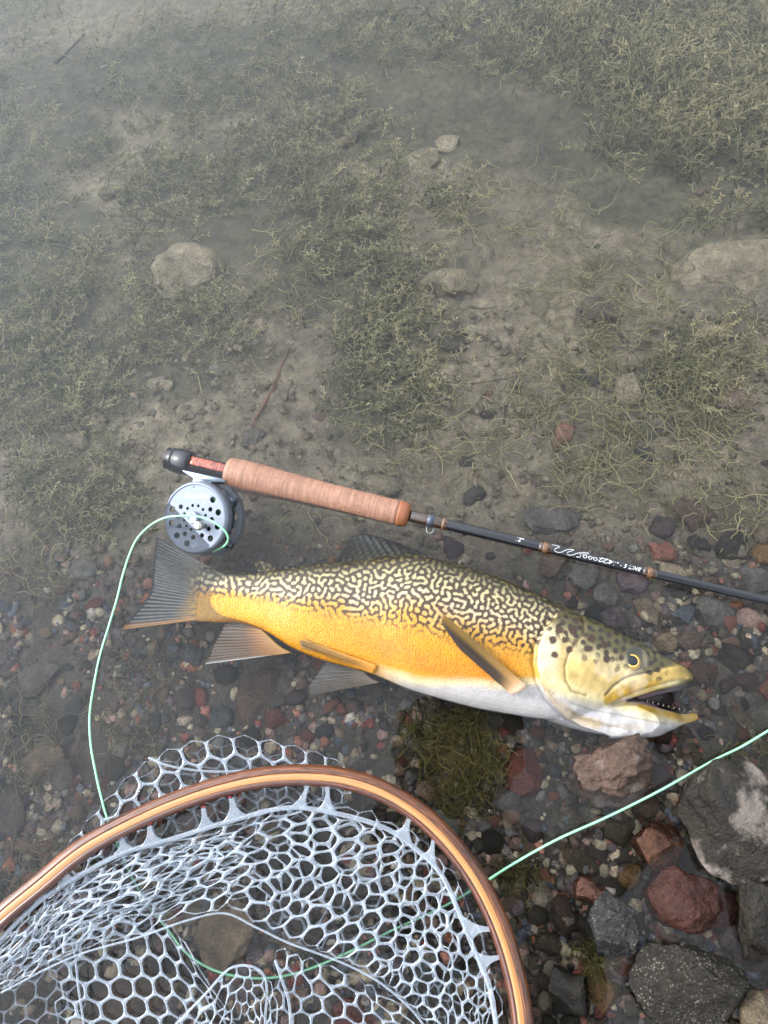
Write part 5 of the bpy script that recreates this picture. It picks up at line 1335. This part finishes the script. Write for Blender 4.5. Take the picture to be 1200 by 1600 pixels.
def rows(a, b, n, za, zb, bulge=0.0, zig=0.0):
    a, b = np.array(a, float), np.array(b, float); out = []
    for t in np.linspace(0, 1, n):
        r_ = a * (1 - t) + b * t; z = za * (1 - t) + zb * t + bulge * math.sin(math.pi * t)
        zz = z + zig * np.sin(np.arange(len(a)) * 1.7 + 5 * t)
        out.append(np.column_stack([r_, zz]))
    return out
FULL = lambda pts, z: [(u, v, z) for u, v in pts]
# the sheet that hangs from the rim cord and folds under
netting(rows(RIM, FOLD, 5, .024, .016, .008, .003), 1080, 235, 44, .14, 1, .8)
# its second layer, seen through the first
RIM2 = [(-30, 1500), (30, 1440), (85, 1396), (180, 1340), (268, 1318), (362, 1290), (452, 1256), (540, 1262), (612, 1284), (668, 1318), (706, 1360), (736, 1420), (760, 1486), (780, 1545), (792, 1610)]
FOLD2 = [(-20, 1570), (20, 1538), (60, 1522), (120, 1500), (230, 1450), (320, 1410), (400, 1420), (440, 1480), (500, 1500), (556, 1530), (600, 1560), (640, 1590), (668, 1620), (690, 1650), (700, 1690)]
netting(rows(RIM2, FOLD2, 4, .014, -.004, -.004, .004), 1140, 250, 44, .12, 3, 1.1)
# bunched pleats at the near end of the rim
PL1 = [(-20, 1500), (60, 1420), (150, 1368), (240, 1336), (340, 1312), (420, 1318)]
PL2 = [(-10, 1546), (60, 1515), (130, 1480), (215, 1440), (300, 1398), (372, 1362)]
netting(rows(PL1, PL2, 4, .020, .014, .006, .004), 420, 300, 44, .12, 5, 1.6)
# the flat bottom of the bag
BT1 = [(60, 1432), (130, 1440), (200, 1430), (250, 1432), (292, 1476), (322, 1535)]
BT2 = [(104, 1690), (170, 1690), (240, 1690), (310, 1690), (380, 1690), (450, 1690)]
netting(rows(BT1, BT2, 4, .006, .004, .002, .001), 372, 270, 44, .14, 2, .25)
# the bag that spills out beyond the hoop
E1 = [(60, 1398), (88, 1342), (122, 1296), (165, 1246), (215, 1196), (270, 1166), (335, 1150), (400, 1150), (460, 1164), (510, 1180), (552, 1204)]
E2 = [(130, 1440), (160, 1400), (190, 1368), (230, 1336), (275, 1312), (325, 1296), (372, 1290), (420, 1286), (465, 1282), (505, 1282), (545, 1284)]
netting(rows(E1, E2, 4, .004, -.008, .004), 640, 118, 44, .12, 4, .25)
E3 = [(80, 1400), (108, 1352), (142, 1306), (184, 1256), (230, 1208), (280, 1180), (338, 1164), (396, 1164), (452, 1178), (500, 1196), (540, 1216)]
netting(rows(E3, E2, 4, -.008, -.022, -.006), 600, 100, 44, .10, 6, .7)
# folds in the middle of the bag
M1 = [(262, 1606), (322, 1548), (362, 1512), (400, 1514), (428, 1540), (436, 1600), (430, 1660)]
M2 = [(330, 1700), (352, 1650), (372, 1610), (384, 1600), (388, 1620), (386, 1660), (380, 1700)]
netting(rows(M1, M2, 4, .018, .006, .010), 330, 150, 44, .13, 7, .6)
K1 = [(436, 1478), (468, 1490), (500, 1500), (556, 1524), (600, 1548), (650, 1585)]
K2 = [(396, 1690), (440, 1690), (500, 1690), (560, 1690), (610, 1690), (660, 1690)]
netting(rows(K1, K2, 4, .012, .010, -.004, .002), 290, 210, 44, .12, 8, .9)
# low layer near the waist of the hoop
L1 = [(-60, 1560), (-10, 1530), (40, 1505), (90, 1480), (140, 1470)]
L2 = [(-80, 1700), (-20, 1700), (40, 1700), (90, 1700), (130, 1700)]
netting(rows(L1, L2, 4, -.006, -.008, 0.), 220, 210, 44, .10, 9, .3)
# rim cord, crease cords
def cord(pts, r0, name='rim_cord'):
    q = even(np.array(pts, float), 120); p = P(q[:, 0], q[:, 1], q[:, 2]); v, f, _ = tubes(p[None], np.full((1, 120), r0), 8)
    return under(obj(name, mesh_np(name, v, f), M_RUBBER), net)
cord([(u, v, .026) for u, v in RIM], .0021)
cord([(u, v + 3, .018) for u, v in FOLD], .0009, 'fold_edge')
cord([(112, 1470, .010), (118, 1500, .012), (122, 1540, .012), (128, 1580, .012), (136, 1640, .010)], .0009, 'fold_edge')
cord([(150, 1188 + 75, .006), (232, 1184, .008), (262, 1196, .008), (300, 1203, .006), (340, 1206, .004), (390, 1204, .002)][1:], .0011, 'fold_edge')
cord([(270, 1606, .020), (322, 1552, .021), (360, 1513, .021), (398, 1512, .021), (416, 1536, .021), (414, 1600, .02)], .0010, 'fold_edge')
cord([(430, 1500, .016), (440, 1530, .016), (452, 1570, .016), (455, 1640, .016)], .0012, 'fold_edge')
# tabs that tie the rim to the hoop
def tab(b0, b1, tip):
    b0, b1, tip = (np.array(a, float) for a in (b0, b1, tip))
    mid = (b0 + b1) / 2
    q = []
    for t in np.linspace(0, 1, 9):
        w = (1 - t) ** 3.2 * .5 + .09
        c = mid * (1 - t) + tip * t; d = (b1 - b0)
        q.append([np.append(c + d * w * s_, .026 + .004 * t) for s_ in np.linspace(-1, 1, 7)])
    q = np.array(q); p = P(q[..., 0], q[..., 1], q[..., 2])
    idx = np.arange(63).reshape(9, 7)
    o = obj('tie_tab', mesh_np('tie_tab', p.reshape(-1, 3), [np.stack([idx[:-1, :-1], idx[:-1, 1:], idx[1:, 1:], idx[1:, :-1]], -1).reshape(-1, 4)]), M_RUBBER)
    md = o.modifiers.new('thickness', 'SOLIDIFY'); md.thickness = .0022; md.offset = 0
    return under(o, net)
for t in (((176, 1338), (214, 1326), (190, 1306)), ((216, 1328), (258, 1314), (234, 1290)), ((304, 1302), (340, 1290), (318, 1262)), ((346, 1288), (390, 1276), (362, 1246)), ((450, 1264), (482, 1264), (481, 1228)), ((496, 1266), (528, 1274), (512, 1228)),
          ((614, 1300), (646, 1324), (640, 1276)), ((660, 1336), (686, 1364), (678, 1306)), ((720, 1430), (736, 1470), (772, 1452)), ((740, 1486), (756, 1520), (786, 1494)), ((46, 1424), (86, 1392), (56, 1392)), ((92, 1388), (120, 1372), (100, 1356))):
    tab(*t)
# red thread where the tabs are tied on
M_RED = plain('red_thread', lin(150, 40, 44), .6, scale=800)
for (u, v) in ((192, 1305), (236, 1289), (319, 1262), (360, 1247), (497, 1229), (642, 1276), (676, 1306), (774, 1470), (78, 1376)):
    a = P(u, v, .031); i = np.argmin(np.linalg.norm(HP - a, axis=1)); d = HN[i]
    t = np.linspace(0, 2 * np.pi, 14); pt = a + d * .001 + np.outer(np.cos(t), _tan[i]) * .0016 + np.outer(np.sin(t), [0, 0, 1]) * .0016
    v_, f_, _ = tubes(pt[None], np.full((1, 14), .0005), 5); under(obj('binding', mesh_np('binding', v_, f_), M_RED), net)
# handle of the net, towards the bank
hq = even(np.array([(250, 1965), (238, 2010), (226, 2070), (214, 2140)], float), 20); hp = P(hq[:, 0], hq[:, 1], .030)
v_, f_, _ = tubes(hp[None], (np.array([.012] * 4 + list(np.linspace(.012, .016, 16))))[None], 20); under(obj('handle', mesh_np('handle', v_, f_, uvs=np.column_stack([v_[:, 1], v_[:, 0]])), M_WALNUT), net)

# ================================================================== the angler who leans over the water, seen only mirrored in it
def build_person():
    root = empty('person', (.30, -.62, float(bed(np.array(.30), np.array(-.62)))), label='angler in a dark jacket, waders and brimmed hat leaning over the water with a phone', category='person')
    bone = {'pelvis': (0.30, -.56, .84, .135), 'waist': (0.29, -.44, .96, .13), 'chest': (0.26, -.22, 1.12, .155), 'neck': (0.22, -.02, 1.24, .055), 'jaw': (0.20, .06, 1.27, .07), 'head': (0.19, .12, 1.33, .085), 'crown': (0.19, .11, 1.40, .06),
            'lsh': (0.06, -.14, 1.16, .065), 'lel': (0.06, -.26, .95, .045), 'lwr': (0.05, -.09, .80, .03), 'lpalm': (0.05, -.05, .785, .034),
            'rsh': (0.44, -.16, 1.16, .065), 'rel': (0.66, .02, .98, .045), 'rwr': (0.54, .16, .86, .03), 'rpalm': (0.51, .20, .84, .034),
            'lhip': (0.20, -.57, .80, .095), 'lkn': (0.16, -.50, .42, .065), 'lan': (0.16, -.62, .06, .045), 'lto': (0.14, -.46, .02, .04),
            'rhip': (0.40, -.57, .80, .095), 'rkn': (0.46, -.52, .42, .065), 'ran': (0.46, -.66, .06, .045), 'rto': (0.48, -.50, .02, .04)}
    links = [('pelvis', 'waist'), ('waist', 'chest'), ('chest', 'neck'), ('neck', 'jaw'), ('jaw', 'head'), ('head', 'crown'), ('chest', 'lsh'), ('lsh', 'lel'), ('lel', 'lwr'), ('lwr', 'lpalm'), ('chest', 'rsh'), ('rsh', 'rel'), ('rel', 'rwr'), ('rwr', 'rpalm'),
             ('pelvis', 'lhip'), ('lhip', 'lkn'), ('lkn', 'lan'), ('lan', 'lto'), ('pelvis', 'rhip'), ('rhip', 'rkn'), ('rkn', 'ran'), ('ran', 'rto')]
    for sd, pal, fwd in (('l', (.05, -.05, .785), (-.6, .5, -.05)), ('r', (.51, .20, .84), (-.5, .6, -.4))):
        f = np.array(fwd) / np.linalg.norm(fwd); sdv = np.cross(f, [0, 0, 1.]); sdv /= np.linalg.norm(sdv)
        for k, (o_, ln) in enumerate(((-.026, .062), (-.009, .072), (.009, .068), (.026, .052), (.040, .045))):
            a = np.array(pal) + sdv * o_ + f * (.03 if k < 4 else -.005); b = a + (f if k < 4 else f * .6 + sdv * .6) * ln * .5; c = b + (f * .6 + np.array([0, 0, -.7])) * ln * .5
            for nm, pt, r_ in (('a', a, .0095), ('b', b, .009), ('c', c, .008)): bone[f'{sd}{k}{nm}'] = (*pt, r_)
            links += [(sd + 'palm', f'{sd}{k}a'), (f'{sd}{k}a', f'{sd}{k}b'), (f'{sd}{k}b', f'{sd}{k}c')]
    names = list(bone); me = bpy.data.meshes.new('body')
    me.from_pydata([bone[n][:3] for n in names], [(names.index(a), names.index(b)) for a, b in links], [])
    o = bpy.data.objects.new('tmp', me); col.objects.link(o)
    md = o.modifiers.new('skin', 'SKIN'); md.use_smooth_shade = True
    for k, n_ in enumerate(names):
        sv = me.skin_vertices[0].data[k]; sv.radius = (bone[n_][3],) * 2; sv.use_root = n_ == 'pelvis'
    md = o.modifiers.new('sub', 'SUBSURF'); md.levels = md.render_levels = 2
    dg = bpy.context.evaluated_depsgraph_get(); dg.update()
    out = bpy.data.meshes.new_from_object(o.evaluated_get(dg)); bpy.data.objects.remove(o)
    v, _ = arrays(out); c = np.zeros((len(v), 3)) + lin(38, 42, 40)
    c = blend(c, (v[:, 2] < .90) & (v[:, 1] < -.40), lin(70, 66, 56))
    skin = (np.linalg.norm(v - np.array(bone['head'][:3]), axis=1) < .14) & (v[:, 2] > 1.215)
    for a in ('lpalm', 'rpalm'): skin |= np.linalg.norm(v - np.array(bone[a][:3]), axis=1) < .13
    skin &= ~((np.linalg.norm(v - np.array(bone['lwr'][:3]), axis=1) < .03))
    c = blend(c, skin, lin(150, 108, 86))
    ca = out.color_attributes.new('Col', 'FLOAT_COLOR', 'POINT'); c4 = np.ones((len(v), 4), np.float32); c4[:, :3] = c; ca.data.foreach_set('color', c4.ravel())
    out.materials.clear(); under(obj('body', out, M_CLOTH), root)
    # hat: crown and brim, tipped with the bowed head
    pr = [(.17, -.006), (.172, .0), (.13, .008), (.092, .018), (.090, .06), (.080, .095), (.04, .108), (.005, .11)]
    vh, fh = lathe(pr + [], 40)
    ht = obj('hat', mesh_np('hat', vh, fh), plain('felt', lin(58, 52, 42), .9, scale=200, bmp=.3)); ht.matrix_world = Matrix.Translation((.19, .12, 1.39)) @ Matrix.Rotation(R(-28), 4, 'X'); under(ht, root)
    md = ht.modifiers.new('t', 'SOLIDIFY'); md.thickness = .003
    for dx in (-.03, .03):
        ve, fe = lathe([(.012, 0), (.010, .005), (.005, .008), (.001, .009)], 16)
        e = obj('eye', mesh_np('eye', ve, fe), plain('eye_white', lin(60, 50, 44), .2)); e.matrix_world = Matrix.Translation((.19 + dx, .205, 1.325)) @ Matrix.Rotation(R(-90), 4, 'X'); under(e, root)
    vn, fn = lathe([(.014, 0), (.011, .014), (.004, .022), (.001, .023)], 14)
    nz = obj('nose', mesh_np('nose', vn, fn), plain('nose_skin', lin(150, 106, 84), .5)); nz.matrix_world = Matrix.Translation((.192, .195, 1.30)) @ Matrix.Rotation(R(-90), 4, 'X'); under(nz, root)
M_CLOTH = m_weed('cloth', .85, 0.0)
build_person()
def build_phone():
    # the camera looks out of the top corner of this phone
    bm = bmesh.new(); bmesh.ops.create_cube(bm, size=1.0)
    for v in bm.verts: v.co = Vector((v.co.x * .072, v.co.y * .150, v.co.z * .008))
    bmesh.ops.bevel(bm, geom=list(bm.edges), offset=.003, segments=3, affect='EDGES')
    me = bpy.data.meshes.new('phone_body'); bm.to_mesh(me); bm.free()
    root = empty('phone', (0, 0, CAM_H), label='black phone held over the water by the angler', category='phone')
    mw = cam.matrix_basis if False else Matrix.Translation(cam.location) @ Matrix.Rotation(R(90 - PITCH), 4, 'X')
    o = obj('case', me, plain('phone_glass', lin(20, 20, 22), .2)); o.matrix_world = mw @ Matrix.Translation((.018, -.055, .012)); under(o, root)
    v, f = lathe([(.008, -.001), (.008, .001), (.006, .0015), (.001, .0015)], 20)
    l_ = obj('lens', mesh_np('lens', v, f), plain('lens_glass', lin(8, 8, 10), .05)); l_.matrix_world = mw @ Matrix.Translation((.022, 0, .007)) @ Matrix.Rotation(math.pi, 4, 'X'); under(l_, root)
build_phone()
